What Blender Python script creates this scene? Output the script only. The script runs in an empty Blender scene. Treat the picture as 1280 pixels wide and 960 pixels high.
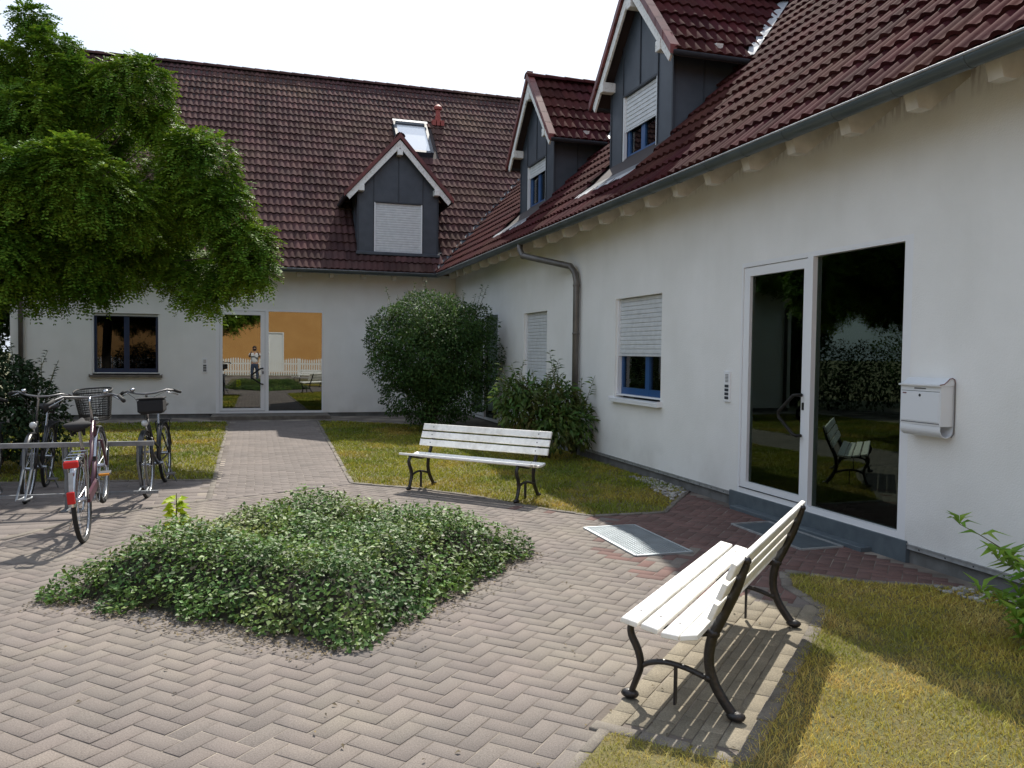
import bpy, bmesh, math, random
import numpy as np
from mathutils import Matrix, Vector
random.seed(7); rng = np.random.default_rng(7)
R = math.radians
sc = bpy.context.scene
col = sc.collection

# ------------------------------------------------------------------ camera
cam_d = bpy.data.cameras.new('camera'); cam = bpy.data.objects.new('camera', cam_d); col.objects.link(cam)
H = 1.6; yaw, pit, rol = R(17.4568), R(2.176), R(0.7043)
F = Vector((math.sin(yaw)*math.cos(pit), math.cos(yaw)*math.cos(pit), -math.sin(pit)))
Rt = Vector((math.cos(yaw), -math.sin(yaw), 0)); U = Rt.cross(F)
R2 = math.cos(rol)*Rt + math.sin(rol)*U; U2 = -math.sin(rol)*Rt + math.cos(rol)*U
cam.matrix_world = Matrix(((R2.x, U2.x, -F.x, 0), (R2.y, U2.y, -F.y, 0), (R2.z, U2.z, -F.z, H), (0, 0, 0, 1)))
cam_d.sensor_width = 36; cam_d.lens = 36*1023.94/1280; cam_d.clip_end = 600; cam_d.clip_start = 0.02
sc.camera = cam

# ------------------------------------------------------------------ light
sx, sy = 0.30, 0.80                       # horizontal travel of sunlight per metre of fall is (-sx,-sy)
elev = math.atan2(1, math.hypot(sx, sy)); az = math.atan2(sx, sy)
w = bpy.data.worlds.new('World'); sc.world = w; w.use_nodes = True
nt = w.node_tree; bg = nt.nodes['Background']
sky = nt.nodes.new('ShaderNodeTexSky'); sky.sky_type = 'NISHITA'; sky.sun_disc = False
sky.sun_elevation = elev; sky.sun_rotation = az; sky.dust_density = 3.0; sky.air_density = 1.0; sky.ozone_density = 1.0
tc = nt.nodes.new('ShaderNodeTexCoord'); nz = nt.nodes.new('ShaderNodeTexNoise'); nz.inputs['Scale'].default_value = 1.6; nz.inputs['Detail'].default_value = 5
ramp = nt.nodes.new('ShaderNodeMapRange'); ramp.inputs[1].default_value = .25; ramp.inputs[2].default_value = .7; ramp.inputs[3].default_value = .45; ramp.inputs[4].default_value = .8
mx = nt.nodes.new('ShaderNodeMix'); mx.data_type = 'RGBA'; mx.inputs[7].default_value = (7.9, 9.0, 10.6, 1)
nt.links.new(tc.outputs['Generated'], nz.inputs['Vector']); nt.links.new(nz.outputs['Fac'], ramp.inputs[0]); nt.links.new(ramp.outputs[0], mx.inputs[0])
nt.links.new(sky.outputs[0], mx.inputs[6]); nt.links.new(mx.outputs[2], bg.inputs[0]); bg.inputs[1].default_value = 0.098
sd = bpy.data.lights.new('sun', 'SUN'); sun = bpy.data.objects.new('sun', sd); col.objects.link(sun)
sd.energy = 5.0; sd.angle = R(.55); sd.color = (1, .94, .84)
sun.rotation_euler = Vector((-sx, -sy, -1)).to_track_quat('-Z', 'Y').to_euler(); sun.location = (5, 20, 30)
sc.view_settings.view_transform = 'Standard'; sc.view_settings.look = 'None'; sc.view_settings.exposure = 0.47; sc.view_settings.gamma = 1
sc.view_settings.use_curve_mapping = False
sc.cycles.max_bounces = 8; sc.cycles.transparent_max_bounces = 16; sc.cycles.sample_clamp_indirect = 6
sc.cycles.caustics_reflective = False; sc.cycles.caustics_refractive = False

# ------------------------------------------------------------------ materials
def mat(name, c, rough=.6, metal=0, c2=None, nscale=5, lo=.35, hi=.65, bump=0, bscale=40, isl=0, spec=.5, stretch=None, c3=None, n3=1.2, hue=0, bdist=.01, coat=0, grain=0, gs=160):
    m = bpy.data.materials.new(name); m.use_nodes = True; t = m.node_tree; N = t.nodes; L = t.links
    b = N['Principled BSDF']; b.inputs['Roughness'].default_value = rough; b.inputs['Metallic'].default_value = metal
    b.inputs['Specular IOR Level'].default_value = spec; b.inputs['Coat Weight'].default_value = coat
    b.inputs['Base Color'].default_value = (*c, 1); cur = None
    g = N.new('ShaderNodeNewGeometry')
    vec = g.outputs['Position']
    if stretch:
        mp = N.new('ShaderNodeMapping'); mp.inputs['Scale'].default_value = stretch; L.new(vec, mp.inputs[0]); vecs = mp.outputs[0]
    else: vecs = vec
    def noise(s, v=vecs, d=4):
        n = N.new('ShaderNodeTexNoise'); n.inputs['Scale'].default_value = s; n.inputs['Detail'].default_value = d; L.new(v, n.inputs['Vector']); return n.outputs['Fac']
    def rng_(f, a, b_, o0=0, o1=1):
        r = N.new('ShaderNodeMapRange'); r.inputs[1].default_value = a; r.inputs[2].default_value = b_; r.inputs[3].default_value = o0; r.inputs[4].default_value = o1; L.new(f, r.inputs[0]); return r.outputs[0]
    def mix(a, b_, f):
        x = N.new('ShaderNodeMix'); x.data_type = 'RGBA'
        for i, v in ((6, a), (7, b_)):
            if isinstance(v, tuple): x.inputs[i].default_value = (*v, 1)
            else: L.new(v, x.inputs[i])
        L.new(f, x.inputs[0]); return x.outputs[2]
    if c2: cur = mix(c, c2, rng_(noise(nscale), lo, hi))
    if c3: cur = mix(cur or c, c3, rng_(noise(n3, vec), .5, .72))
    if grain:
        hg = N.new('ShaderNodeHueSaturation')
        if cur is not None: L.new(cur, hg.inputs['Color'])
        else: hg.inputs['Color'].default_value = (*c, 1)
        L.new(rng_(noise(gs, vec, 3), .3, .7, 1-grain, 1+grain), hg.inputs['Value']); cur = hg.outputs[0]
    if isl:
        hs = N.new('ShaderNodeHueSaturation')
        if cur is not None: L.new(cur, hs.inputs['Color'])
        else: hs.inputs['Color'].default_value = (*c, 1)
        L.new(rng_(g.outputs['Random Per Island'], 0, 1, 1-isl, 1+isl), hs.inputs['Value'])
        if hue:
            mt = N.new('ShaderNodeMath'); mt.operation = 'MULTIPLY'; mt.inputs[1].default_value = 7.31; L.new(g.outputs['Random Per Island'], mt.inputs[0])
            fr = N.new('ShaderNodeMath'); fr.operation = 'FRACT'; L.new(mt.outputs[0], fr.inputs[0])
            L.new(rng_(fr.outputs[0], 0, 1, .5-hue, .5+hue), hs.inputs['Hue'])
        cur = hs.outputs[0]
    if cur is not None: L.new(cur, b.inputs['Base Color'])
    if bump:
        bn = N.new('ShaderNodeBump'); bn.inputs['Strength'].default_value = bump; bn.inputs['Distance'].default_value = bdist
        L.new(noise(bscale, vecs, 5), bn.inputs['Height']); L.new(bn.outputs[0], b.inputs['Normal'])
    m['h'] = 1
    return m
def leafmat(name, c, c2, trans=.35, rough=.45, isl=.35, hue=.02, nscale=1.5, c3=None, n3=1.0, spec=.14):
    m = mat(name, c, rough, spec=spec, c2=c2, nscale=nscale, isl=isl, hue=hue, c3=c3, n3=n3); t = m.node_tree; N = t.nodes; L = t.links
    b = N['Principled BSDF']; o = N['Material Output']; tr = N.new('ShaderNodeBsdfTranslucent')
    src = b.inputs['Base Color'].links[0].from_socket
    hs = N.new('ShaderNodeHueSaturation'); hs.inputs['Hue'].default_value = .485; hs.inputs['Value'].default_value = 1.7; L.new(src, hs.inputs['Color'])
    L.new(hs.outputs[0], tr.inputs[0]); mxs = N.new('ShaderNodeMixShader'); mxs.inputs[0].default_value = trans
    L.new(b.outputs[0], mxs.inputs[1]); L.new(tr.outputs[0], mxs.inputs[2]); L.new(mxs.outputs[0], o.inputs[0]); return m
def glassmat(name, tint, base, gc=(.93, .97, .95)):
    m = bpy.data.materials.new(name); m.use_nodes = True; N = m.node_tree.nodes; L = m.node_tree.links; o = N['Material Output']
    N.remove(N['Principled BSDF'])
    tr = N.new('ShaderNodeBsdfTransparent'); tr.inputs[0].default_value = (*tint, 1)
    gl = N.new('ShaderNodeBsdfGlossy'); gl.inputs['Roughness'].default_value = .0; gl.inputs[0].default_value = (*gc, 1)
    fr = N.new('ShaderNodeFresnel'); fr.inputs[0].default_value = 1.5; ad = N.new('ShaderNodeMath'); ad.inputs[1].default_value = base; ad.use_clamp = True
    L.new(fr.outputs[0], ad.inputs[0]); mxs = N.new('ShaderNodeMixShader'); L.new(ad.outputs[0], mxs.inputs[0]); L.new(tr.outputs[0], mxs.inputs[1]); L.new(gl.outputs[0], mxs.inputs[2]); L.new(mxs.outputs[0], o.inputs[0])
    return m
M = {}
M['stucco'] = mat('stucco', (.84, .835, .81), .9, c2=(.79, .785, .755), nscale=1.6, bump=.5, bscale=90, bdist=.006, spec=.2)
# faint brown streaks on the last hand's breadth under the eaves
def streaks(m):
    t = m.node_tree; N = t.nodes; L = t.links; b = N['Principled BSDF']; src = b.inputs['Base Color'].links[0].from_socket
    g = N.new('ShaderNodeNewGeometry'); sp = N.new('ShaderNodeSeparateXYZ'); L.new(g.outputs['Position'], sp.inputs[0])
    mp = N.new('ShaderNodeMapping'); mp.inputs['Scale'].default_value = (34, 34, 5); L.new(g.outputs['Position'], mp.inputs[0])
    n = N.new('ShaderNodeTexNoise'); n.inputs['Scale'].default_value = 1; n.inputs['Detail'].default_value = 3; L.new(mp.outputs[0], n.inputs['Vector'])
    a = N.new('ShaderNodeMapRange'); a.inputs[1].default_value = 3.44; a.inputs[2].default_value = 3.66; a.inputs[4].default_value = .55; L.new(sp.outputs[2], a.inputs[0])
    c = N.new('ShaderNodeMapRange'); c.inputs[1].default_value = .45; c.inputs[2].default_value = .6; L.new(n.outputs['Fac'], c.inputs[0])
    mu = N.new('ShaderNodeMath'); mu.operation = 'MULTIPLY'; L.new(a.outputs[0], mu.inputs[0]); L.new(c.outputs[0], mu.inputs[1])
    x = N.new('ShaderNodeMix'); x.data_type = 'RGBA'; x.inputs[7].default_value = (.16, .09, .05, 1); L.new(src, x.inputs[6]); L.new(mu.outputs[0], x.inputs[0]); 
    n2 = N.new('ShaderNodeTexNoise'); n2.inputs['Scale'].default_value = 2.2; n2.inputs['Detail'].default_value = 6; L.new(g.outputs['Position'], n2.inputs['Vector'])
    z2 = N.new('ShaderNodeMapRange'); z2.inputs[1].default_value = .75; z2.inputs[2].default_value = .15; L.new(sp.outputs[2], z2.inputs[0])
    n3 = N.new('ShaderNodeMapRange'); n3.inputs[1].default_value = .4; n3.inputs[2].default_value = .75; n3.inputs[4].default_value = .4; L.new(n2.outputs['Fac'], n3.inputs[0])
    m2 = N.new('ShaderNodeMath'); m2.operation = 'MULTIPLY'; L.new(z2.outputs[0], m2.inputs[0]); L.new(n3.outputs[0], m2.inputs[1])
    mp2 = N.new('ShaderNodeMapping'); mp2.inputs['Scale'].default_value = (3, 3, .5); L.new(g.outputs['Position'], mp2.inputs[0]); n4 = N.new('ShaderNodeTexNoise'); n4.inputs['Scale'].default_value = 1.6; n4.inputs['Detail'].default_value = 5; L.new(mp2.outputs[0], n4.inputs['Vector'])
    n5 = N.new('ShaderNodeMapRange'); n5.inputs[1].default_value = .48; n5.inputs[2].default_value = .75; n5.inputs[4].default_value = .05; L.new(n4.outputs['Fac'], n5.inputs[0])
    m3 = N.new('ShaderNodeMath'); m3.operation = 'MAXIMUM'; L.new(m2.outputs[0], m3.inputs[0]); L.new(n5.outputs[0], m3.inputs[1])
    y = N.new('ShaderNodeMix'); y.data_type = 'RGBA'; y.inputs[7].default_value = (.42, .40, .36, 1); L.new(x.outputs[2], y.inputs[6]); L.new(m3.outputs[0], y.inputs[0]); L.new(y.outputs[2], b.inputs['Base Color'])
streaks(M['stucco'])
M['plinth'] = mat('plinth', (.17, .17, .165), .85, c2=(.11, .11, .105), nscale=6, bump=.3, bscale=60)
M['slate'] = mat('threshold_stone', (.10, .125, .14), .55, c2=(.075, .095, .11), nscale=9, bump=.1)
M['alu'] = mat('aluminium', (.40, .41, .41), .5, .25, c2=(.28, .29, .29), nscale=14)
M['zinc'] = mat('zinc', (.11, .13, .135), .45, .5, c2=(.08, .10, .105), nscale=3, bump=.05, bscale=8)
M['pipe'] = mat('downpipe_metal', (.17, .155, .14), .45, .4, c2=(.12, .11, .10), nscale=5)
M['white'] = mat('white_frame', (.80, .81, .82), .35, spec=.5)
M['woodw'] = mat('weathered_white_wood', (.80, .79, .76), .7, c2=(.55, .53, .49), nscale=26, lo=.5, hi=.75, stretch=(1, 1, 1), bump=.2, bscale=50)
M['shut'] = mat('shutter', (.66, .68, .69), .5, c2=(.58, .60, .61), nscale=10)
M['clad'] = mat('slate_cladding', (.055, .066, .083), .5, c2=(.04, .05, .064), nscale=4, bump=.08, bscale=30)
M['seam'] = mat('cladding_seam', (.028, .034, .044), .6)
M['blue'] = mat('blue_frame', (.02, .085, .23), .4, c2=(.02, .07, .19))
M['tile'] = mat('roof_tile_brown', (.082, .042, .040), .85, c2=(.064, .037, .037), nscale=2.2, isl=.28, c3=(.10, .062, .048), n3=.55, bump=.12, bscale=35, hue=.008, spec=.03)
M['tiler'] = mat('roof_tile_red', (.058, .0145, .016), .85, c2=(.046, .015, .0165), nscale=2.2, isl=.25, c3=(.064, .024, .02), n3=.7, bump=.1, bscale=35, hue=.008, spec=.03)
M['verge'] = mat('verge_tile', (.16, .035, .03), .5, isl=.2, c2=(.11, .028, .025), nscale=5)
M['under'] = mat('roof_underlay', (.03, .02, .02), .8)
M['lead'] = mat('lead_flashing', (.33, .35, .37), .55, .4, c2=(.25, .26, .28), nscale=9, bump=.4, bscale=15)
M['soffit'] = mat('soffit_paint', (.60, .56, .48), .8, c2=(.48, .44, .37), nscale=7)
M['glass'] = glassmat('door_glass', (.2, .24, .22), .17, (.9, .93, .92))
M['glassr'] = glassmat('side_door_glass', (.42, .5, .45), .045, (.56, .70, .60)); M['glassf'] = glassmat('dim_window_glass', (.08, .1, .12), .03, (.55, .6, .7))
M['glassw'] = glassmat('window_glass', (.8, .84, .84), .05)
M['dark'] = mat('dark_room', (.11, .125, .115), .9)
M['curtain'] = mat('curtain', (.8, .8, .78), .9, c2=(.55, .56, .56), nscale=30, stretch=(6, 6, .3))
M['blackm'] = mat('black_metal', (.008, .008, .008), .55, 0, spec=.2, bump=.1, bscale=90, c2=(.03, .027, .024), nscale=30)
M['iron'] = mat('painted_iron', (.014, .012, .012), .38, c2=(.035, .026, .022), nscale=22, bump=.3, bscale=70, lo=.5, hi=.75)
M['slat'] = mat('white_slat_paint', (.87, .86, .82), .5, c2=(.66, .64, .58), nscale=6, lo=.45, hi=.8, bump=.12, bscale=60, isl=.03, grain=.07, gs=25)
M['bolt'] = mat('bolt_steel', (.16, .16, .165), .4, .6)
M['mail'] = mat('mailbox_enamel', (.74, .76, .78), .3)
M['red'] = mat('red_plastic', (.55, .012, .012), .3)
M['steel'] = mat('galvanised_steel', (.21, .225, .245), .5, .4, c2=(.15, .165, .18), nscale=12)
M['chrome'] = mat('chrome', (.42, .43, .45), .25, 1)
M['rubber'] = mat('rubber', (.018, .018, .018), .8)
M['plum'] = mat('plum_frame_paint', (.085, .028, .045), .35)
M['bikeblk'] = mat('black_frame_paint', (.012, .013, .016), .3)
M['bag'] = mat('black_fabric', (.015, .015, .017), .9)
M['amber'] = mat('amber_reflector', (.7, .3, .04), .3)
M['lamp'] = mat('lamp_glass', (.5, .52, .52), .15)
M['paver'] = mat('paver', (.170, .144, .129), .9, c2=(.142, .125, .113), nscale=1.3, isl=.06, c3=(.20, .175, .145), n3=.8, bump=.35, bscale=120, hue=.006, grain=.28, spec=.3, bdist=.004)
M['paverg'] = mat('paver_path', (.172, .147, .134), .9, c2=(.145, .126, .116), nscale=1.2, isl=.12, bump=.3, bscale=120, grain=.28, spec=.3, bdist=.004)
M['paverr'] = mat('paver_red', (.140, .080, .070), .88, c2=(.115, .072, .064), nscale=1.5, isl=.16, bump=.3, bscale=120, grain=.28, spec=.3, bdist=.004)
M['slab'] = mat('paver_pad', (.225, .195, .145), .9, c2=(.17, .148, .11), nscale=4, isl=.12, bump=.35, bscale=90, grain=.28, spec=.3, bdist=.004)
M['joint'] = mat('joint_sand', (.30, .26, .215), .95, c2=(.115, .095, .08), nscale=1.6, lo=.34, hi=.56, bump=.3, bscale=80)
M['kerb'] = mat('kerb_stone', (.17, .15, .125), .9, c2=(.11, .095, .08), nscale=7, isl=.12, grain=.28, bump=.3, bscale=60)
M['soil'] = mat('lawn_soil', (.11, .09, .03), .95, c2=(.10, .10, .035), nscale=5, bump=.6, bscale=60, c3=(.16, .12, .045), n3=.9, bdist=.02)
M['grass'] = leafmat('grass_blade', (.47, .38, .085), (.22, .24, .04), .2, .6, .35, .02, 1.1, c3=(.56, .44, .15), n3=1.7)
M['grassg'] = leafmat('grass_blade_green', (.27, .27, .035), (.12, .17, .022), .2, .6, .3, .02, .7, c3=(.42, .31, .07), n3=.9)
M['cover'] = leafmat('cover_leaf', (.105, .185, .040), (.045, .095, .026), .2, .5, .6, .025, 3, c3=(.16, .20, .05), n3=1.6, spec=.2)
M['mould'] = mat('bed_soil', (.035, .03, .018), .95, c2=(.02, .022, .012), nscale=8, bump=.6, bscale=25)
M['tree'] = leafmat('locust_leaf', (.15, .25, .022), (.065, .145, .014), .15, .6, .35, .02, 1.2)
M['bush'] = leafmat('bush_leaf', (.062, .118, .030), (.034, .072, .020), .22, .6, .45, .02, 2)
M['shrub'] = leafmat('shrub_leaf', (.085, .145, .034), (.06, .11, .028), .25, .35, .45, .03, 2.5, c3=(.12, .10, .035), n3=2.6)
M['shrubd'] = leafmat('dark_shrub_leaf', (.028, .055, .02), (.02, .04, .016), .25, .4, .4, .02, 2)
M['lime'] = leafmat('lime_leaf', (.42, .48, .03), (.32, .42, .03), .45, .45, .2, .01, 3)
M['elder'] = leafmat('elder_leaf', (.24, .38, .06), (.15, .28, .045), .35, .4, .25, .02, 5)
M['far'] = leafmat('far_leaf', (.05, .09, .025), (.035, .065, .02), .25, .5, .35, .02, .6)
M['bark'] = mat('bark', (.09, .07, .05), .9, c2=(.05, .04, .03), nscale=9, bump=.8, bscale=20, stretch=(1, 1, .25))
M['stem'] = mat('stem', (.12, .12, .05), .8)
M['stone'] = mat('gravel_stone', (.34, .33, .31), .85, isl=.5, c2=(.22, .21, .2), nscale=20)
M['grate'] = mat('grating_zinc', (.50, .56, .60), .4, .75, c2=(.40, .45, .49), nscale=6)
M['pit'] = mat('grating_pit', (.10, .11, .12), .9)
M['ground'] = mat('ground', (.12, .14, .06), .95, c2=(.17, .15, .08), nscale=.4, bump=.3, bscale=6)
M['orange'] = mat('orange_render', (.60, .32, .11), .9, c2=(.55, .28, .09), nscale=1)
M['fence'] = mat('fence_paint', (.78, .78, .76), .6)
M['skin'] = mat('skin', (.50, .30, .22), .5); M['shirt'] = mat('shirt', (.75, .77, .82), .9); M['jeans'] = mat('jeans', (.05, .07, .13), .9); M['hair'] = mat('hair', (.06, .04, .03), .8)

# ------------------------------------------------------------------ mesh builder
class MB:
    def __init__(s): s.v = []; s.f = []; s.M = Matrix()
    def add(s, vs, fs):
        n = len(s.v); s.v += [tuple(s.M @ Vector(p)) for p in vs]; s.f += [tuple(i+n for i in f) for f in fs]; return s
    def box(s, x0, x1, y0, y1, z0, z1, M=None, ch=0):
        if x0 > x1: x0, x1 = x1, x0
        if y0 > y1: y0, y1 = y1, y0
        if z0 > z1: z0, z1 = z1, z0
        if ch:
            vs = []
            for z, c in ((z0, ch), (z0+ch, 0), (z1-ch, 0), (z1, ch)):
                vs += [(x0+c, y0+c, z), (x1-c, y0+c, z), (x1-c, y1-c, z), (x0+c, y1-c, z)]
            fs = [(3, 2, 1, 0), (12, 13, 14, 15)]
            for k in range(3):
                for i in range(4): fs.append((4*k+i, 4*k+(i+1) % 4, 4*k+4+(i+1) % 4, 4*k+4+i))
        else:
            vs = [(x0, y0, z0), (x1, y0, z0), (x1, y1, z0), (x0, y1, z0), (x0, y0, z1), (x1, y0, z1), (x1, y1, z1), (x0, y1, z1)]
            fs = [(3, 2, 1, 0), (4, 5, 6, 7), (0, 1, 5, 4), (1, 2, 6, 5), (2, 3, 7, 6), (3, 0, 4, 7)]
        if M is not None: vs = [M @ Vector(p) for p in vs]
        return s.add(vs, fs)
    def quad(s, a, b, c, d): return s.add([a, b, c, d], [(0, 1, 2, 3)])
    def bar(s, a, b, wx, wz, up=(0, 0, 1)):
        a = Vector(a); b = Vector(b); d = (b-a); L = d.length; d.normalize(); x = d.cross(Vector(up)).normalized(); z = x.cross(d)
        Mx = Matrix(((x.x, d.x, z.x, a.x), (x.y, d.y, z.y, a.y), (x.z, d.z, z.z, a.z), (0, 0, 0, 1)))
        return s.box(-wx/2, wx/2, 0, L, -wz/2, wz/2, Mx)
    def tube(s, pts, r, n=8, closed=False, flat=1.0, cap=True, up=(0, 0, 1)):
        P = [Vector(p) for p in pts]; m = len(P); rs = r if hasattr(r, '__len__') else [r]*m
        vs = []; prev = None
        for i in range(m):
            if closed: d = P[(i+1) % m]-P[i-1]
            else: d = P[min(i+1, m-1)]-P[max(i-1, 0)]
            d.normalize()
            if prev is None:
                u_ = Vector(up)
                if abs(d.dot(u_)) > .95: u_ = Vector((1, 0, 0)) if abs(d.x) < .9 else Vector((0, 1, 0))
                x = d.cross(u_).normalized()
            else: x = (prev-d*prev.dot(d)).normalized()
            prev = x; y = x.cross(d)
            for k in range(n):
                a = 2*math.pi*k/n; vs.append(P[i]+x*math.cos(a)*rs[i]+y*math.sin(a)*rs[i]*flat)
        fs = []
        for i in range(m if closed else m-1):
            for k in range(n):
                a = i*n+k; b = i*n+(k+1) % n; c = ((i+1) % m)*n+(k+1) % n; d_ = ((i+1) % m)*n+k; fs.append((a, d_, c, b))
        if cap and not closed: fs += [tuple(range(n)), tuple(reversed(range((m-1)*n, m*n)))]
        return s.add(vs, fs)
    def ball(s, c, r, sc_=(1, 1, 1), n=10, m=6):
        vs = [(c[0], c[1], c[2]+r*sc_[2])]; fs = []
        for i in range(1, m):
            t = math.pi*i/m
            for k in range(n):
                a = 2*math.pi*k/n; vs.append((c[0]+r*sc_[0]*math.sin(t)*math.cos(a), c[1]+r*sc_[1]*math.sin(t)*math.sin(a), c[2]+r*sc_[2]*math.cos(t)))
        vs.append((c[0], c[1], c[2]-r*sc_[2])); last = len(vs)-1
        for k in range(n): fs.append((0, 1+k, 1+(k+1) % n)); fs.append((last, 1+(m-2)*n+(k+1) % n, 1+(m-2)*n+k))
        for i in range(m-2):
            for k in range(n): a = 1+i*n; fs.append((a+k, a+n+k, a+n+(k+1) % n, a+(k+1) % n))
        return s.add(vs, fs)
    def prism(s, poly, z0, z1):
        n = len(poly); vs = [(p[0], p[1], z0) for p in poly]+[(p[0], p[1], z1) for p in poly]
        fs = [tuple(reversed(range(n))), tuple(range(n, 2*n))]+[(i, (i+1) % n, n+(i+1) % n, n+i) for i in range(n)]
        return s.add(vs, fs)
    def extr(s, prof, a, b, X, Z):   # profile of (x,z) pairs swept from a to b; X, Z are the profile axes
        a = Vector(a); b = Vector(b); X = Vector(X); Z = Vector(Z); n = len(prof)
        vs = [a+X*p[0]+Z*p[1] for p in prof]+[b+X*p[0]+Z*p[1] for p in prof]
        return s.add(vs, [tuple(range(n)), tuple(reversed(range(n, 2*n)))]+[(i, n+i, n+(i+1) % n, (i+1) % n) for i in range(n)])

W = {}
def wm(o): return W.get(o.name, Matrix()) if o else Matrix()
def tag(o, label=None, cat=None, group=None, kind=None):
    if label: o['label'] = label
    if cat: o['category'] = cat
    if group: o['group'] = group
    if kind: o['kind'] = kind
    return o
def empty(name, loc, rz=0, parent=None, label=None, cat=None, group=None):
    o = bpy.data.objects.new(name, None); col.objects.link(o); o.empty_display_size = .2
    Mw = Matrix.Translation(loc) @ Matrix.Rotation(rz, 4, 'Z')
    if parent: o.parent = parent; o.matrix_basis = wm(parent).inverted() @ Mw
    else: o.matrix_basis = Mw
    W[o.name] = Mw; return tag(o, label, cat, group)
def link_mesh(name, me, m, parent, smooth=False):
    me.materials.append(m); o = bpy.data.objects.new(name, me); col.objects.link(o)
    if parent: o.parent = parent
    if smooth: me.polygons.foreach_set('use_smooth', [True]*len(me.polygons))
    W[o.name] = wm(parent).copy(); return o
def obj(name, mb, m, parent=None, smooth=False, local=False, label=None, cat=None, group=None, kind=None):
    me = bpy.data.meshes.new(name); vs = mb.v
    if parent and not local:
        inv = wm(parent).inverted(); vs = [inv @ Vector(p) for p in vs]
    me.from_pydata([tuple(p) for p in vs], [], mb.f); me.update()
    if isinstance(m, str): m = M[m]
    o = link_mesh(name, me, m, parent, smooth)
    if smooth == 'auto': pass
    return tag(o, label, cat, group, kind)
def npobj(name, v, nv_face, m, parent=None, smooth=False, **k):
    """v: (N*k,3) array, faces are consecutive runs described by nv_face: array (F,4) or (F,3) of indices"""
    me = bpy.data.meshes.new(name); v = np.asarray(v, float)
    if parent:
        inv = np.array(wm(parent).inverted()); v = v @ inv[:3, :3].T + inv[:3, 3]
    f = np.asarray(nv_face); c = f.shape[1]
    me.vertices.add(len(v)); me.vertices.foreach_set('co', v.ravel().astype(np.float32))
    me.loops.add(f.size); me.loops.foreach_set('vertex_index', f.ravel().astype(np.int32))
    me.polygons.add(len(f)); me.polygons.foreach_set('loop_start', (np.arange(len(f))*c).astype(np.int32))
    me.polygons.foreach_set('loop_total', np.full(len(f), c, np.int32)); me.update(calc_edges=True)
    o = link_mesh(name, me, M[m] if isinstance(m, str) else m, parent, smooth); return tag(o, **k)
def copy_tree(o, parent=None):
    c = o.copy(); col.objects.link(c)
    if parent: c.parent = parent
    for ch in [x for x in o.children]: copy_tree(ch, c)
    return c

def norm(a): return a/np.maximum(np.linalg.norm(a, axis=1, keepdims=True), 1e-9)
def leaf_arrays(c, d, n, L, Wd, fold=.25, bend=.2):
    """six-vertex folded leaf: base, two shoulders, two mids, tip -> 4 quads/2 quads; c base point, d direction, n normal"""
    N = len(c); d = norm(d); s = norm(np.cross(d, n)); n = np.cross(s, d)
    L = np.broadcast_to(L, (N,))[:, None]; Wd = np.broadcast_to(Wd, (N,))[:, None]
    base = c; mid = c+d*L*.5-n*L*.02; tip = c+d*L-n*L*bend
    l = c+d*L*.45+s*Wd*.5+n*Wd*fold; r = c+d*L*.45-s*Wd*.5+n*Wd*fold
    v = np.stack([base, r, tip, l, mid], 1).reshape(-1, 3)
    k = np.arange(N)[:, None]*5
    f = np.concatenate([k+np.array([[0, 1, 2, 4]]), k+np.array([[0, 4, 2, 3]])], 0)
    return v, f
def leaf_obj(name, c, d, n, L, Wd, m, parent=None, fold=.25, bend=.2, **k):
    v, f = leaf_arrays(c, d, n, L, Wd, fold, bend); return npobj(name, v, f, m, parent, **k)

def inside(poly, P):
    P = np.asarray(P); x, y = P[:, 0], P[:, 1]; r = np.zeros(len(P), bool); n = len(poly)
    for i in range(n):
        x1, y1 = poly[i]; x2, y2 = poly[(i+1) % n]
        c = ((y1 > y) != (y2 > y)) & (x < (x2-x1)*(y-y1)/((y2-y1) if y2 != y1 else 1e-9)+x1); r ^= c
    return r
def pdist(poly, P):
    P = np.asarray(P); best = np.full(len(P), 1e9); n = len(poly)
    for i in range(n):
        a = np.array(poly[i]); b = np.array(poly[(i+1) % n]); ab = b-a; t = np.clip(((P-a)@ab)/(ab@ab), 0, 1)
        best = np.minimum(best, np.linalg.norm(P-(a+t[:, None]*ab), axis=1))
    return best

# ================================================================== GROUND
g = MB(); g.quad((-300, -300, -.06), (300, -300, -.06), (300, 300, -.06), (-300, 300, -.06)); obj('ground', g, 'ground', kind='structure')
PAD_T = Vector((.7193, .6947)); PAD_N = Vector((.6947, -.7193)); PO = Vector((2.53, 3.59))
def pad(t, o): p = PO+PAD_T*t+PAD_N*o; return (p.x, p.y)
padpoly = [pad(-1.06, -.50), pad(-1.06, .10), pad(1.12, .10), pad(1.12, -.50)]
bed = [(-1.2, 5.88), (.5, 4.46), (2.08, 6.22), (.42, 7.66)]
lawnA = [(1.12, 9.95), (1.79, 9.42), (2.29, 8.80), (2.93, 7.74), (3.2, 7.40), (3.97, 7.41), (4.42, 7.98), (4.86, 8.5), (4.86, 15.9), (3.9, 17.3), (1.36, 19.0)]
lawnB = [(-1.2, .45), (1.44, 3.16), pad(-1.06, .0), pad(-1.06, .10), pad(1.12, .10), (3.52, 4.78), (3.74, 5.12), (4.13, 4.76), (4.58, 4.50), (4.86, 4.28), (4.86, -6), (-1.2, -6)]
lawnC = [(-5.0, 11.1), (-2.9, 10.95), (-.47, 10.58), (-.55, 19.0), (-5.0, 19.0)]
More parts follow.
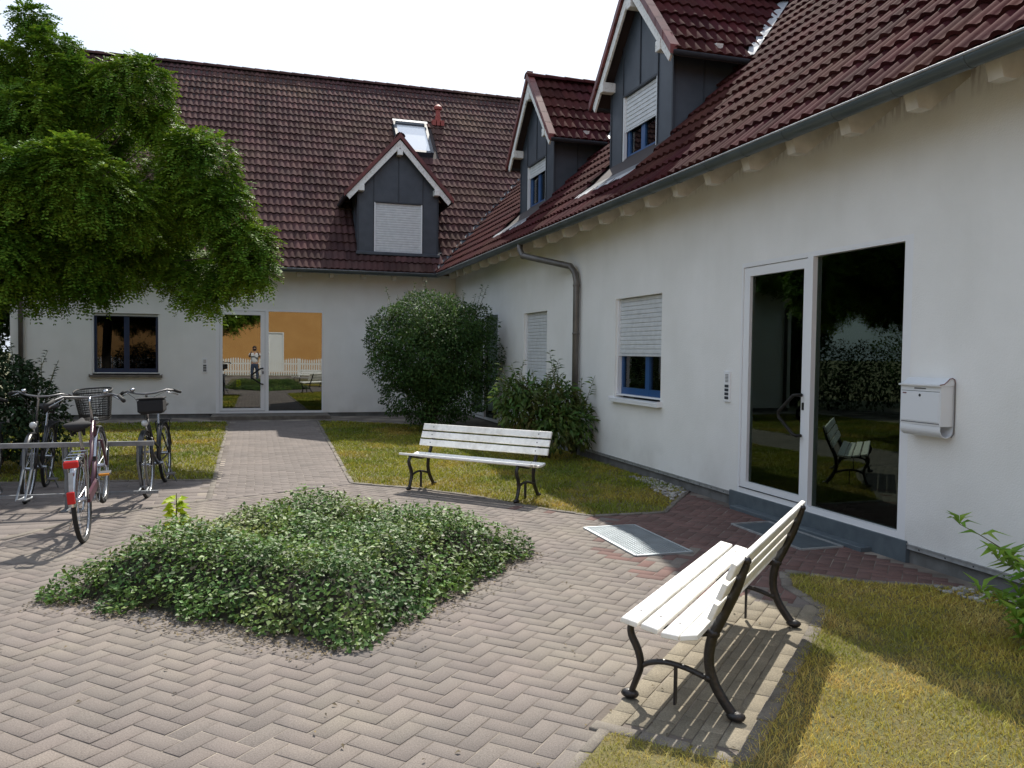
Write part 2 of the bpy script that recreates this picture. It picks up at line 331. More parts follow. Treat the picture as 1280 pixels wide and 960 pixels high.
# sand bed below the paving, all of it one sheet
g = MB(); g.quad((-14, -12, -.0028), (4.9, -12, -.0028), (4.9, 20.5, -.0028), (-14, 20.5, -.0028)); obj('paving_bed', g, 'joint', kind='structure')
def paver_np(cx, cy, ang, lx, ly, name, m, z=0.0, jit=.0006, gap=.0027, ch=.0015):
    N = len(cx); hx = (lx/2-gap)*np.ones(N); hy = (ly/2-gap)*np.ones(N); sgn = np.array([[-1, -1], [1, -1], [1, 1], [-1, 1]])
    zz = z+rng.normal(0, jit, N); tx = rng.normal(0, .004, N); ty = rng.normal(0, .004, N); an = ang+rng.normal(0, .008, N); cx = cx+rng.normal(0, .0009, N); cy = cy+rng.normal(0, .0009, N); rows = []
    for lev, (ins, dz) in enumerate(((0, -.02), (0, -ch), (ch, 0))):
        for s_ in sgn:
            x = s_[0]*(hx-ins); y = s_[1]*(hy-ins); h = zz+dz+(x*tx+y*ty if lev else 0)
            rows.append(np.stack([cx+x*np.cos(an)-y*np.sin(an), cy+x*np.sin(an)+y*np.cos(an), h], 1))
    v = np.stack(rows, 1).reshape(-1, 3); q = []
    for lev in (0, 1):
        for i in range(4): q.append([4*lev+i, 4*lev+(i+1) % 4, 4*lev+4+(i+1) % 4, 4*lev+4+i])
    q.append([8, 9, 10, 11]); q = np.array(q); f = (np.arange(N)[:, None, None]*12+q[None]).reshape(-1, 4)
    return npobj(name, v, f, m, kind='structure')
# main herringbone, laid at 45 degrees to the house
A = []; a45 = math.pi/4; cw = .1
for i in range(-90, 150):
    for j in range(-60, 130):
        d = (i-j) % 4
        if d == 0: A.append((i*cw+cw, j*cw+cw/2, 0))
        elif d == 3: A.append((i*cw+cw/2, j*cw+cw, 1))
A = np.array(A); cx = A[:, 0]*math.cos(a45)-A[:, 1]*math.sin(a45); cy = A[:, 0]*math.sin(a45)+A[:, 1]*math.cos(a45); P2 = np.stack([cx, cy], 1)
keep = (cx > -4.6) & (cx < 4.84) & (cy > .6) & (cy < 10.0) & (cx > -1.6-.55*cy) & ~inside(padpoly, P2)
keep &= ~(inside(bed, P2) & (pdist(bed, P2) > .25)) & ~(inside(lawnA, P2) & (pdist(lawnA, P2) > .2)) & ~(inside(lawnB, P2) & (pdist(lawnB, P2) > .2))
slabzone = [(-4.7, 7.15), (-2.0, 7.68), (-1.56, 8.37), (-.86, 9.0), (-.47, 9.2), (-.47, 10.7), (-4.7, 11.1)]
pathzone = [(-.47, 9.2), (1.16, 9.95), (1.3, 19.2), (-.47, 19.2)]
keep &= ~inside(slabzone, P2) & ~inside(pathzone, P2)
redzone = lambda P: ((P[:, 0] > 3.05+.0*P[:, 1]) & (P[:, 1] < 9) & (P[:, 1] > 4)) | (P[:, 0]+P[:, 1]*.25 > 5.2)
rz_ = redzone(P2+rng.normal(0, .30, P2.shape))
ang = a45+A[:, 2]*math.pi/2
for nm, mm, sel in (('paving', 'paver', keep & ~rz_), ('paving_by_door', 'paverr', keep & rz_)):
    paver_np(cx[sel], cy[sel], ang[sel], .2, .1, nm, mm)
# path to the far door: running bond across
B = [(x*.2+(.1 if k % 2 else 0), 9.25+k*.1) for k in range(99) for x in range(-3, 8)]; B = np.array(B)
sel = inside(pathzone, B); paver_np(B[sel, 0], B[sel, 1], np.zeros(sel.sum()), .2, .1, 'path', 'paverg')
# slabs under the bikes: bigger pale stones
B = [(-5+x*.4+(.2 if k % 2 else 0), 7.0+k*.2) for k in range(21) for x in range(0, 13)]; B = np.array(B)
sel = inside(slabzone, B); paver_np(B[sel, 0], B[sel, 1], np.zeros(sel.sum()), .4, .2, 'cycle_stand_paving', 'paverg')
# pad under the near bench, courses parallel to the seat
B = [(-1.0+x*.2+(.1 if k % 2 else 0), -.45+k*.1) for k in range(6) for x in range(0, 11)]
B = np.array([pad(*b) for b in B]); paver_np(B[:, 0], B[:, 1], np.full(len(B), math.atan2(PAD_T.y, PAD_T.x)), .2, .1, 'bench_pad', 'slab', z=.002)
# rough ground of the yard out to the left and behind (seen only in reflections)
# kerb rows
def kerb_row(pts, name='kerb', L=.25, wd=.06, z=.012, m='kerb'):
    cxs, cys, an, ln = [], [], [], []
    for a, b in zip(pts[:-1], pts[1:]):
        a = np.array(a); b = np.array(b); d = b-a; l = np.linalg.norm(d); n = max(1, round(l/L))
        for i in range(n):
            p = a+d*(i+.5)/n; cxs.append(p[0]); cys.append(p[1]); an.append(math.atan2(d[1], d[0])); ln.append(l/n)
    N = len(cxs); return paver_np(np.array(cxs), np.array(cys), np.array(an), np.array(ln), wd, name, m, z=z, jit=.003, ch=.006)
kerb_row(lawnA[:8]); kerb_row([lawnA[0], lawnA[-1]], L=.5)
kerb_row([lawnB[0], lawnB[1]]); kerb_row([pad(-1.09, -.52), pad(-1.09, .13), pad(1.15, .13), (3.52, 4.78), (3.74, 5.12), (4.13, 4.76), (4.58, 4.50), (4.86, 4.28)], L=.2, wd=.08)
kerb_row([(-5, 11.1), (-2.9, 10.95), (-.47, 10.58), (-.55, 19)], L=.5)
kerb_row([(-4.7, 7.15), (-2.0, 7.68), (-1.56, 8.37), (-.86, 9.0), (-.47, 9.2), (-.47, 10.58)], L=.4, wd=.07, z=.006)
kerb_row([(-.47, 9.2), (1.12, 9.95)], L=.2, wd=.1, z=.004, m='paverg')
# lawns: soil sheet + blades
def lawn(name, poly, dens, h, wd, m, near=False, label='lawn'):
    xs = [p[0] for p in poly]; ys = [p[1] for p in poly]
    s = MB(); 
    from mathutils.geometry import tessellate_polygon
    tri = tessellate_polygon([[Vector((p[0], p[1], 0)) for p in poly]]); s.add([(p[0], p[1], .006) for p in poly], [tuple(t) for t in tri])
    o = obj(name, s, 'soil', kind='structure')
    for p in o.data.polygons:
        if p.normal.z < 0: p.flip()
    area = (max(xs)-min(xs))*(max(ys)-min(ys)); n = int(area*dens); P = np.stack([rng.uniform(min(xs), max(xs), n), rng.uniform(min(ys), max(ys), n)], 1)
    ang_v = np.degrees(np.arctan2(P[:, 0], P[:, 1]))
    ok = inside(poly, P) & (P[:, 1] > 0.8) & (ang_v < 57) & (ang_v > -32)
    # thin out with distance so the count stays sensible
    ok &= rng.random(n) < np.clip((4.0/np.maximum(P[:, 1], .5))**(1.0), .12, 1)
    P = P[ok]; n = len(P); far = np.clip(np.hypot(P[:, 0], P[:, 1])/4, .7, 4)
    a = rng.uniform(0, 2*np.pi, n); hh = h*rng.uniform(.35, 1.25, n)*(1+.25*np.sin(P[:, 0]*5+1)*np.sin(P[:, 1]*4)); ww = wd*far*rng.uniform(.6, 1.3, n)
    edge = np.clip(pdist(poly, P)/.06, .35, 1); hh *= edge
    lean = rng.normal(0, .75, (n, 2))*hh[:, None]
    b = np.stack([P[:, 0], P[:, 1], np.full(n, .004)], 1); t = np.stack([np.cos(a), np.sin(a), np.zeros(n)], 1)*ww[:, None]*.5
    mid = b+np.stack([lean[:, 0]*.35, lean[:, 1]*.35, hh*.6], 1); tip = b+np.stack([lean[:, 0], lean[:, 1], hh*.95], 1)
    v = np.stack([b-t, b+t, mid+t*.7, tip, mid-t*.7], 1).reshape(-1, 3); k = np.arange(n)[:, None]*5
    f = np.concatenate([k+np.array([[0, 1, 2, 4]]), k+np.array([[4, 2, 3, 3]])], 0)
    f1 = (k+np.array([[0, 1, 2, 4]])); f2 = (k+np.array([[4, 2, 3]]))
    fa = np.concatenate([f1[:, :3], np.stack([f1[:, 0], f1[:, 2], f1[:, 3]], 1), f2], 0)
    npobj('grass', v, fa, m, label=label, cat='grass', kind='stuff')
lawn('lawn_right', lawnB, 8800, .029, .0040, 'grass', label='sun-bleached yellow grass around the near bench in the right corner')
lawn('lawn_middle', lawnA, 4200, .042, .0048, 'grassg', label='patchy yellow green grass behind the far bench')
lawn('lawn_left', lawnC, 2600, .045, .0055, 'grassg', label='green grass behind the bicycle rack')

# gravel pockets against the wall
def stones(poly, n, name, lab, r0=.012, r1=.028):
    xs = [p[0] for p in poly]; ys = [p[1] for p in poly]; s = MB(); k = 0
    while k < n:
        x = random.uniform(min(xs), max(xs)); y = random.uniform(min(ys), max(ys))
        if inside(poly, [(x, y)])[0]:
            r = random.uniform(r0, r1); s.ball((x, y, .01+r*.4), r, (random.uniform(.8, 1.4), random.uniform(.8, 1.3), .6), 6, 4); k += 1
    obj(name, s, 'stone', smooth=True, label=lab, cat='gravel', kind='stuff')
stones([(4.35, 7.95), (4.86, 8.5), (4.86, 9.6), (4.62, 9.6), (4.5, 8.8)], 260, 'gravel', 'pale pebbles between the middle lawn and the wall')
stones([(4.45, 4.5), (4.86, 4.3), (4.86, 3.2), (4.6, 3.3)], 200, 'gravel', 'grey pebbles along the wall at the right edge')

# ================================================================== HOUSE
XW, YW = 4.87, 20.4
house = empty('apartment_house', (XW, YW, 0), label='L-shaped white rendered house with steep brown tiled roof and three grey gabled dormers', cat='house')
def cells(mb, a0, a1, z0, z1, holes, fn, depth):
    """wall in the (a,z) plane with rectangular holes; fn(a,z,d) gives the 3D point at recess d"""
    As = sorted({a0, a1, *[h[0] for h in holes], *[h[1] for h in holes]}); Zs = sorted({z0, z1, *[h[2] for h in holes], *[h[3] for h in holes]})
    for i in range(len(As)-1):
        for j in range(len(Zs)-1):
            ca = (As[i]+As[i+1])/2; cz = (Zs[j]+Zs[j+1])/2
            if any(h[0] < ca < h[1] and h[2] < cz < h[3] for h in holes): continue
            mb.quad(fn(As[i], Zs[j], 0), fn(As[i+1], Zs[j], 0), fn(As[i+1], Zs[j+1], 0), fn(As[i], Zs[j+1], 0))
    for h in holes:
        a, b, c, d = h[:4]
        for p, q in (((a, c), (b, c)), ((b, c), (b, d)), ((b, d), (a, d)), ((a, d), (a, c))):
            mb.quad(fn(*p, 0), fn(*q, 0), fn(*q, depth), fn(*p, depth))
# right wing wall, facing -X
fr = lambda a, z, d=0: (XW+d, a, z)
holesR = [(5.16, 7.5, .17, 2.56), (9.26, 10.64, .98, 2.375), (13.49, 14.78, .98, 2.345), (16.45, 18.8, .12, 2.45)]
m_ = MB(); cells(m_, -6, YW, .15, 4.1, holesR, fr, .14); m_.quad((XW, -6, .15), (XW, -6, 4.1), (15, -6, 4.1), (15, -6, .15)); m_.add([(4.9, -6, 3.95), (15.5, -6, 3.95), (10.2, -6, 9.3)], [(0, 1, 2)])
obj('wall', m_, 'stucco', house)
ff = lambda a, z, d=0: (a, YW+d, z)
holesF = [(-.87, 1.59, .09, 2.56), (-3.49, -2.08, .98, 2.39)]
m_ = MB(); cells(m_, -5.1, XW, .15, 4.1, holesF, ff, .14)
m_.quad((-5.1, YW, .15), (-5.1, YW, 4.1), (-5.1, 33, 4.1), (-5.1, 33, .15)); m_.add([(-5.1, YW, 4.05), (-5.1, 32.6, 4.05), (-5.1, 26.45, 9.8)], [(0, 1, 2)])
obj('wall', m_, 'stucco', house)
# plinth and metal edge strip
for a, b in ((-6, 5.13), (7.63, 16.4), (18.85, YW)): m_ = MB(); m_.box(XW+.025, XW+.2, a, b, -.05, .148); obj('plinth', m_, 'plinth', house)
for a, b in ((-5.08, -1.0), (1.75, XW)): m_ = MB(); m_.box(a, b, YW+.025, YW+.2, -.05, .148); obj('plinth', m_, 'plinth', house)
for a, b in ((-6, 5.13), (7.63, 16.4)):
    m_ = MB(); m_.box(XW-.006, XW+.03, a, b, .108, .140); m_.box(XW-.012, XW+.02, a, b, .1405, .150); obj('edge_strip', m_, 'alu', house)
m_ = MB()
for k in range(34):
    y = 3+k*.25
    if y < 5.1 or y > 7.7: m_ = MB(); m_.box(XW-.008, XW-.004, y, y+.012, .120, .130); obj('strip_bolt', m_, 'seam', house)

# thresholds
m_ = MB(); m_.box(XW-.015, XW+.12, 5.13, 7.63, -.04, .168, ch=.004); m_.box(XW-.12, XW-.016, 5.5, 7.45, -.03, .035, ch=.004)
obj('threshold', m_, 'slate', house)
m_ = MB(); m_.box(-.95, 1.7, 19.55, 20.38, -.03, .085, ch=.006); obj('doorstep', m_, 'kerb', house); m_ = MB(); m_.box(XW-.9, XW+.1, 16.3, 18.9, -.03, .09, ch=.006); obj('doorstep', m_, 'kerb', house)
# rooms behind the glass
m_ = MB()
for (a, b, z0, z1) in holesR:
    m_ = MB(); m_.box(XW+.45, XW+2.2, a-.3, b+.3, z0-.1, z1+.1)
    m_.box(XW+.14, XW+.45, a-.02, a-.01, z0, z1); m_.box(XW+.14, XW+.45, b+.01, b+.02, z0, z1); m_.box(XW+.14, XW+.45, a, b, z0-.02, z0-.01); m_.box(XW+.14, XW+.45, a, b, z1+.01, z1+.02); obj('room_interior', m_, 'dark', house)
for (a, b, z0, z1) in holesF:
    m_ = MB(); m_.box(a-.3, b+.3, YW+.45, YW+2.2, z0-.1, z1+.1)
    m_.box(a-.02, a-.01, YW+.14, YW+.45, z0, z1); m_.box(b+.01, b+.02, YW+.14, YW+.45, z0, z1); m_.box(a, b, YW+.14, YW+.45, z0-.02, z0-.01); m_.box(a, b, YW+.14, YW+.45, z1+.01, z1+.02); obj('room_interior', m_, 'dark', house)

def place(fn):
    """returns a box adder in wall coordinates: a along the wall, z, d into the wall"""
    def bx(mb, a0, a1, z0, z1, d0, d1, ch=0):
        p = fn(a0, z0, d0); q = fn(a1, z1, d1); mb.box(p[0], q[0], p[1], q[1], p[2], q[2], ch=ch)
    return bx
def entrance(fn, a0, a1, z0, z1, leaf, glm, flip, hdl):
    """white glazed door: leaf on one side, fixed light on the other; leaf=(l0,l1)"""
    bx = place(fn); P = empty('entrance_door', Vector(fn((a0+a1)/2, z0, 0)), parent=house)
    l0, l1 = leaf; fixed = (a0, l0) if abs(l1-a1) < .02 else (l1, a1); fw = .075
    m_ = MB(); e = .004
    bx(m_, a0, a1, z1-.045, z1, .0, .09); bx(m_, a0, a0+.085, z0, z1-.045, .0, .09); bx(m_, a1-.028, a1, z0, z1-.045, .0, .09)
    mid = l0 if abs(l1-a1) < .02 else l1
    bx(m_, mid-.05, mid+.03, z0, z1-.045, -.004, .09); bx(m_, a0+.085, a1-.028, z0, z0+.05, .002, .09)
    obj('door_frame', m_, 'white', P)
    d0 = .012; m_ = MB(); q0, q1 = (l0+.035, l1-.032) if abs(l1-a1) < .02 else (l0+.09, l1-.055)
    if abs(l1-a1) < .02: pass
    gz0, gz1 = z0+.12, z1-.14; st = .10
    bx(m_, q0, q0+st*.62, z0+.055, z1-.05, d0, .08, ch=.003); bx(m_, q1-st, q1, z0+.055, z1-.05, d0, .08, ch=.003)
    bx(m_, q0+st*.62, q1-st, z0+.055, gz0, d0, .08); bx(m_, q0+st*.62, q1-st, gz1, z1-.05, d0, .08)
    lf = obj('door_leaf', m_, 'white', P)
    m_ = MB(); bx(m_, q0+st*.62, q1-st, gz0, gz1, .045, .05); obj('glass_pane', m_, glm, P)
    m_ = MB(); fa, fb = fixed; fa2 = fa+.086 if fa == a0 else fa+.031; fb2 = fb-.029 if fb == a1 else fb-.051
    bx(m_, fa2, fb2, z0+.052, z1-.047, .045, .05); obj('glass_pane', m_, glm, P)
    m_ = MB(); s = 1 if flip else -1; hx = (q0+.028) if flip else (q1-.045)
    pts = [fn(hx, z0+1.07, -.005), fn(hx, z0+1.07, -.055), fn(hx+s*.05, z0+1.065, -.06), fn(hx+s*.27, z0+.90, -.062), fn(hx+s*.27, z0+.85, -.062), fn(hx+s*.05, z0+.70, -.06), fn(hx, z0+.69, -.055), fn(hx, z0+.69, -.005)]
    m_.tube(pts, .016, 8); obj('door_handle', m_, 'blackm', P, smooth=True)
    m_ = MB(); bx(m_, hx-.014, hx+.014, z0+.93, z0+1.0, d0-.008, d0+.001, ch=.003); obj('lock_plate', m_, 'blackm', P)
    m_ = MB(); bx(m_, q0, q1, z0+.052, z0+.058, -.004, .012); obj('drip_rail', m_, 'seam', P)
    return P
entrance(fr, 5.16, 7.5, .17, 2.56, (6.40, 7.5), 'glassr', True, 1)
P = entrance(ff, -.87, 1.59, .09, 2.56, (-.87, .29), 'glass', False, -1)
entrance(fr, 16.45, 18.8, .12, 2.45, (17.6, 18.8), 'glassr', True, 1)

def shutter_slats(bx, a0, a1, z0, z1, d, pitch=.060):
    m_ = MB(); n = max(1, int(round((z1-z0)/pitch))); p = (z1-z0)/n
    for k in range(n): bx(m_, a0, a1, z0+k*p+.009, z0+(k+1)*p-.001, d, d+.013, ch=.005)
    bx(m_, a0+.001, a1-.001, z0, z1, d+.010, d+.0125)
    return m_
def window(fn, a0, a1, z0, z1, shut, mull=None, fcol='blue', label=None):
    bx = place(fn); P = empty('window', Vector(fn((a0+a1)/2, z0, 0)), parent=house)
    m_ = MB(); bx(m_, a0, a0+.035, z0+.06, z1, .03, .10); bx(m_, a1-.035, a1, z0+.06, z1, .03, .10); bx(m_, a0, a1, z0+.045, z0+.065, .03, .12); obj('guide_rail', m_, 'white', P)
    m_ = MB(); bx(m_, a0-.05, a1+.05, z0-.012, z0+.012, -.07, .10, ch=.004); bx(m_, a0-.05, a1+.05, z0-.045, z0-.012, -.07, -.058); bx(m_, a0-.055, a0-.045, z0-.04, z0+.03, -.072, .0); bx(m_, a1+.045, a1+.055, z0-.04, z0+.03, -.072, .0); obj('sill', m_, 'white' if fn is fr else 'kerb', P)
    if shut < z1:
        obj('roller_shutter', shutter_slats(bx, a0+.022, a1-.022, shut+.03, z1-.005, .060), 'shut', P)
        m_ = MB(); bx(m_, a0+.022, a1-.022, shut, shut+.028, .048, .07, ch=.003); obj('shutter_rail', m_, 'shut', P)
    if shut > z0+.1:
        m_ = MB(); t = .055; zt = z1-.01; mm = mull if mull else (a0+a1)/2
        bx(m_, a0+.036, a0+.036+t, z0+.066, zt, .09, .14); bx(m_, a1-.036-t, a1-.036, z0+.066, zt, .09, .14); bx(m_, mm-.055, mm+.055, z0+.066, zt, .085, .14)
        bx(m_, a0+.036+t, mm-.055, z0+.066, z0+.066+.09, .09, .14); bx(m_, mm+.055, a1-.036-t, z0+.066, z0+.066+.09, .09, .14)
        bx(m_, a0+.036+t, mm-.055, zt-.07, zt, .09, .14); bx(m_, mm+.055, a1-.036-t, zt-.07, zt, .09, .14)
        obj('casement', m_, fcol, P)
        for p, q in ((a0+.036+t, mm-.055), (mm+.055, a1-.036-t)):
            m_ = MB(); bx(m_, p, q, z0+.156, zt-.07, .115, .119); obj('pane', m_, 'glassw' if fn is fr else 'glassf', P)
    return P
M['bluedark'] = mat('dark_blue_frame', (.012, .028, .075), .4)
Pw = window(fr, 9.26, 10.64, .98, 2.375, 1.575, mull=9.80)
m_ = MB(); place(fr)(m_, 9.32, 9.76, 1.1, 2.3, .145, .15); obj('curtain', m_, 'curtain', Pw)
m_ = MB(); place(fr)(m_, 9.86, 10.5, 1.28, 2.3, .16, .165); obj('curtain', m_, 'curtain', Pw)
window(fr, 13.49, 14.78, .98, 2.345, .98)
window(ff, -3.49, -2.08, .98, 2.39, 2.33, fcol='bluedark')

# ------------------------------------------------------------------ main roof
SM = .98; sa = math.atan(SM); GX, GY, GZ = 4.23, 19.76, 3.51
TW, TL = .30, .3467
TP = [(0, 0), (.018, .002), (.035, .016), (.055, .031), (.078, .036), (.100, .030), (.118, .014), (.135, .003), (.168, .0), (.190, .014), (.210, .028), (.232, .032), (.254, .026), (.272, .012), (.288, .002), (.30, 0)]
def tiles(O, Ud, Vd, Nn, nu, nv, keepf, clamp=None):
    O = np.array(O, float); Ud = np.array(Ud, float); Vd = np.array(Vd, float); Nn = np.array(Nn, float)
    prof = np.array(TP)*np.array([1, .82]); K = len(prof); II, JJ = np.meshgrid(np.arange(nu), np.arange(nv), indexing='ij'); II = II.ravel(); JJ = JJ.ravel()
    C = O+Ud*((II+.5)*TW)[:, None]+Vd*((JJ+.5)*TL)[:, None]; kp = keepf(C); II = II[kp]; JJ = JJ[kp]; N = len(II)
    sk = rng.normal(0, .004, N); dz = rng.normal(0, .0025, N); rows = []
    dv = rng.normal(0, .0025, N)[:, None]
    for (vo, zo, lip) in ((0, .042, -.034), (0, .042, 0), (0.0002, .042, 0), (TL*.5, .024, 0), (TL+.03, .004, 0)):
        u = II[:, None]*TW+prof[None, :, 0]+(sk[:, None] if vo < .001 else 0); v = (JJ*TL)[:, None]+vo+dv*(vo < .001)
        h = prof[None, :, 1]+zo+lip+dz[:, None]
        rows.append(O+Ud*u[..., None]+Vd*(v*np.ones_like(u))[..., None]+Nn*h[..., None])
    V = np.stack(rows, 1)                      # N,4,K,3
    V = V.reshape(-1, 3)
    if clamp is not None: V = clamp(V)
    q = []
    for r in (0, 2, 3):
        for k in range(K-1): q.append([r*K+k, r*K+k+1, (r+1)*K+k+1, (r+1)*K+k])
    f = (np.arange(N)[:, None, None]*(5*K)+np.array(q)[None]).reshape(-1, 4); return V, f
cs, sn = math.cos(sa), math.sin(sa)
def dorm_ex(along, into, c, face, hw=1.0):
    return (np.abs(along-c) < hw-.1) & (into > face) & (into < face+2.6)
DR = (10.87, 15.4)   # centres of the two right dormers along Y, face X=5.3
DF = 3.38            # far dormer centre X, face Y=20.25
def keepR(C):
    k = (C[:, 0]-GX) > (C[:, 1]-GY)-.1
    for c in DR: k &= ~((np.abs(C[:, 1]-c) < 1.0) & (C[:, 0] > 4.74) & (C[:, 0] < 7.0-np.abs(C[:, 1]-c)))
    k &= (C[:, 0] < 11.0)
    return k
def clampR(V):
    lim = V[:, 0]-GX+GY; V[:, 1] = np.minimum(V[:, 1], lim-.02); return V
V, f = tiles((GX+.03, -6.1, GZ-.005), (0, 1, 0), (cs, 0, sn), (-sn, 0, cs), 110, 27, keepR, clampR)
f = f[:, ::-1]
ro = npobj('roof', V, f, 'tiler', house, smooth=True)
def keepF(C):
    k = (C[:, 1]-GY) > (C[:, 0]-GX)-.1
    k &= ~((np.abs(C[:, 0]-DF) < 1.0) & (C[:, 1] > 20.22) & (C[:, 1] < 22.2-np.abs(C[:, 0]-DF)))
    k &= ~((np.abs(C[:, 0]-4.43) < .52) & (C[:, 1] > 23.6) & (C[:, 1] < 24.72))
    return k
def clampF(V):
    lim = V[:, 1]-GY+GX; V[:, 0] = np.minimum(V[:, 0], lim-.02); return V
V, f = tiles((-5.4, GY+.03, GZ-.005), (1, 0, 0), (0, cs, sn), (0, -sn, cs), 56, 27, keepF, clampF)
npobj('roof', V, f, 'tile', house, smooth=True)
for o in house.children:
    if o.name.startswith('roof'): 
        me = o.data
        # sharp tile lips, smooth rolls
        me.polygons.foreach_set('use_smooth', [True]*len(me.polygons))
RX = GX+(10.05-GZ)/SM; RY = GY+(10.05-GZ)/SM
m_ = MB(); e = .012
m_.add([(GX+.05, -6.1, GZ-e), (RX, -6.1, 10.05), (RX, RY, 10.05), (GX+.05, GY+.05, GZ-e)], [(0, 3, 2, 1)])
m_.add([(-5.4, GY+.05, GZ-e), (GX+.05, GY+.05, GZ-e), (RX, RY, 10.05), (-5.4, RY, 10.05)], [(0, 1, 2, 3)])
m_.add([(RX, -6.1, 10.05), (RX+6.6, -6.1, 3.6), (RX+6.6, 33.4, 3.6), (RX, RY, 10.05)], [(0, 1, 2, 3)])
m_.add([(-5.4, RY, 10.05), (RX, RY, 10.05), (RX+6.6, 33.2, 3.6), (-5.4, 33.2, 3.6)], [(0, 1, 2, 3)])
obj('roof_deck', m_, 'under', house)
# ridge caps
def ridge(name, a, b, r, L, m, parent):
    a = Vector(a); b = Vector(b); d = b-a; n = int(d.length/L); d = d/n; m_ = MB()
    for i in range(n):
        p = a+d*i; q = p+d*1.06; q.z -= 0; pts = []
        x = d.cross(Vector((0, 0, 1))).normalized()
        vs = []
        for s_, (pp, rr) in enumerate(((p, r*1.08), (q, r*.95))):
            for k in range(9):
                an = math.pi*k/8; vs.append(pp+x*math.cos(an)*rr+Vector((0, 0, 1))*(math.sin(an)*rr*.8))
        m_.add(vs, [(k, k+1, k+10, k+9) for k in range(8)])
    return obj(name, m_, m, parent, smooth=True)
ridge('ridge_tiles', (-5.45, RY, 10.03), (RX, RY, 10.03), .13, .36, 'tile', house)
ridge('ridge_tiles', (RX, -6.1, 10.03), (RX, RY, 10.03), .13, .36, 'tiler', house)
# valley sheet
m_ = MB(); n_ = 24
for i in range(n_):
    t0 = i/n_*(RX-GX); t1 = (i+1)/n_*(RX-GX)
    for (ox, oy) in ((-.09, 0), (0, -.09)):
        pass
    m_.quad((GX+t0, GY+t0, GZ+SM*t0+.004), (GX+t1, GY+t1, GZ+SM*t1+.004), (GX+t1-.12, GY+t1, GZ+SM*t1+.012), (GX+t0-.12, GY+t0, GZ+SM*t0+.012))
    m_.quad((GX+t0, GY+t0, GZ+SM*t0+.004), (GX+t0, GY+t0-.12, GZ+SM*t0+.012), (GX+t1, GY+t1-.12, GZ+SM*t1+.012), (GX+t1, GY+t1, GZ+SM*t1+.004))
obj('valley_flashing', m_, 'clad', house)
# gutters
def gutter(name, a, b, out, r=.07, m='zinc', parent=None, brk=.62):
    a = Vector(a); b = Vector(b); out = Vector(out); d = (b-a).normalized(); Z = Vector((0, 0, 1)); pr = []
    for k in range(13):
        an = math.pi*k/12; pr.append((-math.cos(an)*r, -math.sin(an)*r*1.05))
    pin = [(p[0]*.95, p[1]*.95+.003) for p in reversed(pr)]
    m_ = MB(); m_.extr(pr+pin, a, b, -out, Z)
    if brk: l_ = MB(); l_.tube([a+out*r+Z*.004, b+out*r+Z*.004], .010, 8); obj('gutter_lip_highlight', l_, 'lead', parent, smooth=True)  # lip in a brighter metal colour, painting the sun's gloss on the zinc edge
    L = (b-a).length
    k = .2
    while brk and k < L:
        p = a+d*k; m_.extr([(q[0]*1.05, q[1]*1.05) for q in pr]+[(q[0]*.99, q[1]*.99) for q in reversed(pr)], p, p+d*.028, -out, Z); k += brk
    return obj(name, m_, m, parent)
gutter('gutter', (GX+.07, -6, GZ-.01), (GX+.07, GY+.07, GZ-.01), (-1, 0, 0), parent=house)
gutter('gutter', (-5.45, GY+.07, GZ-.012), (GX+.07, GY+.07, GZ-.012), (0, -1, 0), parent=house)
# soffit + rafter tails
m_ = MB(); so = .115
m_.add([(GX+.13, -6, GZ-so+.08), (GX+.13, YW, GZ-so+.08), (XW+.02, YW, GZ-so+.08+SM*.51), (XW+.02, -6, GZ-so+.08+SM*.51)], [(0, 1, 2, 3)])
m_.add([(-5.4, GY+.13, GZ-so+.08), (XW, GY+.13, GZ-so+.08), (XW, YW+.02, GZ-so+.08+SM*.51), (-5.4, YW+.02, GZ-so+.08+SM*.51)], [(3, 2, 1, 0)])
M['boards'] = mat('soffit_boards', (.30, .23, .155), .85, c2=(.20, .15, .10), nscale=8); obj('soffit', m_, 'boards', house)
m_ = MB()
y = 4.05-.68*4
while y < 19.6:
    m_ = MB(); m_.add([(x, yy, z) for yy in (y-.055, y+.055) for (x, z) in ((GX+.155, GZ-.05), (GX+.19, GZ-.165), (GX+.30, GZ-.165), (XW, GZ+.10), (XW, GZ+.45))], [(0, 1, 2, 3, 4), (9, 8, 7, 6, 5), (0, 5, 6, 1), (1, 6, 7, 2), (2, 7, 8, 3), (3, 8, 9, 4), (4, 9, 5, 0)]); y += .68
    if y > 1.8: obj('rafter_tail', m_, 'soffit', house)
x = -5.0
while x < 4.3:
    m_ = MB(); m_.add([(xx, y_, z) for xx in (x-.05, x+.05) for (y_, z) in ((GY+.155, GZ-.05), (GY+.20, GZ-.17), (GY+.33, GZ-.17), (YW, GZ+.10), (YW, GZ+.45))], [(4, 3, 2, 1, 0), (5, 6, 7, 8, 9), (1, 6, 5, 0), (2, 7, 6, 1), (3, 8, 7, 2), (4, 9, 8, 3), (0, 5, 9, 4)]); x += .75; obj('rafter_tail', m_, 'soffit', house)
m_ = MB(); m_.tube([(GX+.07, 13.32, GZ-.07), (GX+.07, 13.32, GZ-.16), (GX+.09, 13.22, GZ-.27), (XW-.10, 12.15, 2.98), (XW-.075, 12.02, 2.86), (XW-.07, 11.97, 2.72), (XW-.07, 11.97, .02)], .05, 12)
for z in (.7, 1.9, 2.65): m_.tube([(XW-.07, 11.97, z), (XW-.07, 11.97, z+.03)], .056, 12)
for a, b in (((GX+.09, 13.22, GZ-.27), (GX+.10, 13.19, GZ-.275)),): m_.tube([a, b], .057, 12)
obj('downpipe', m_, 'pipe', house, smooth=True)
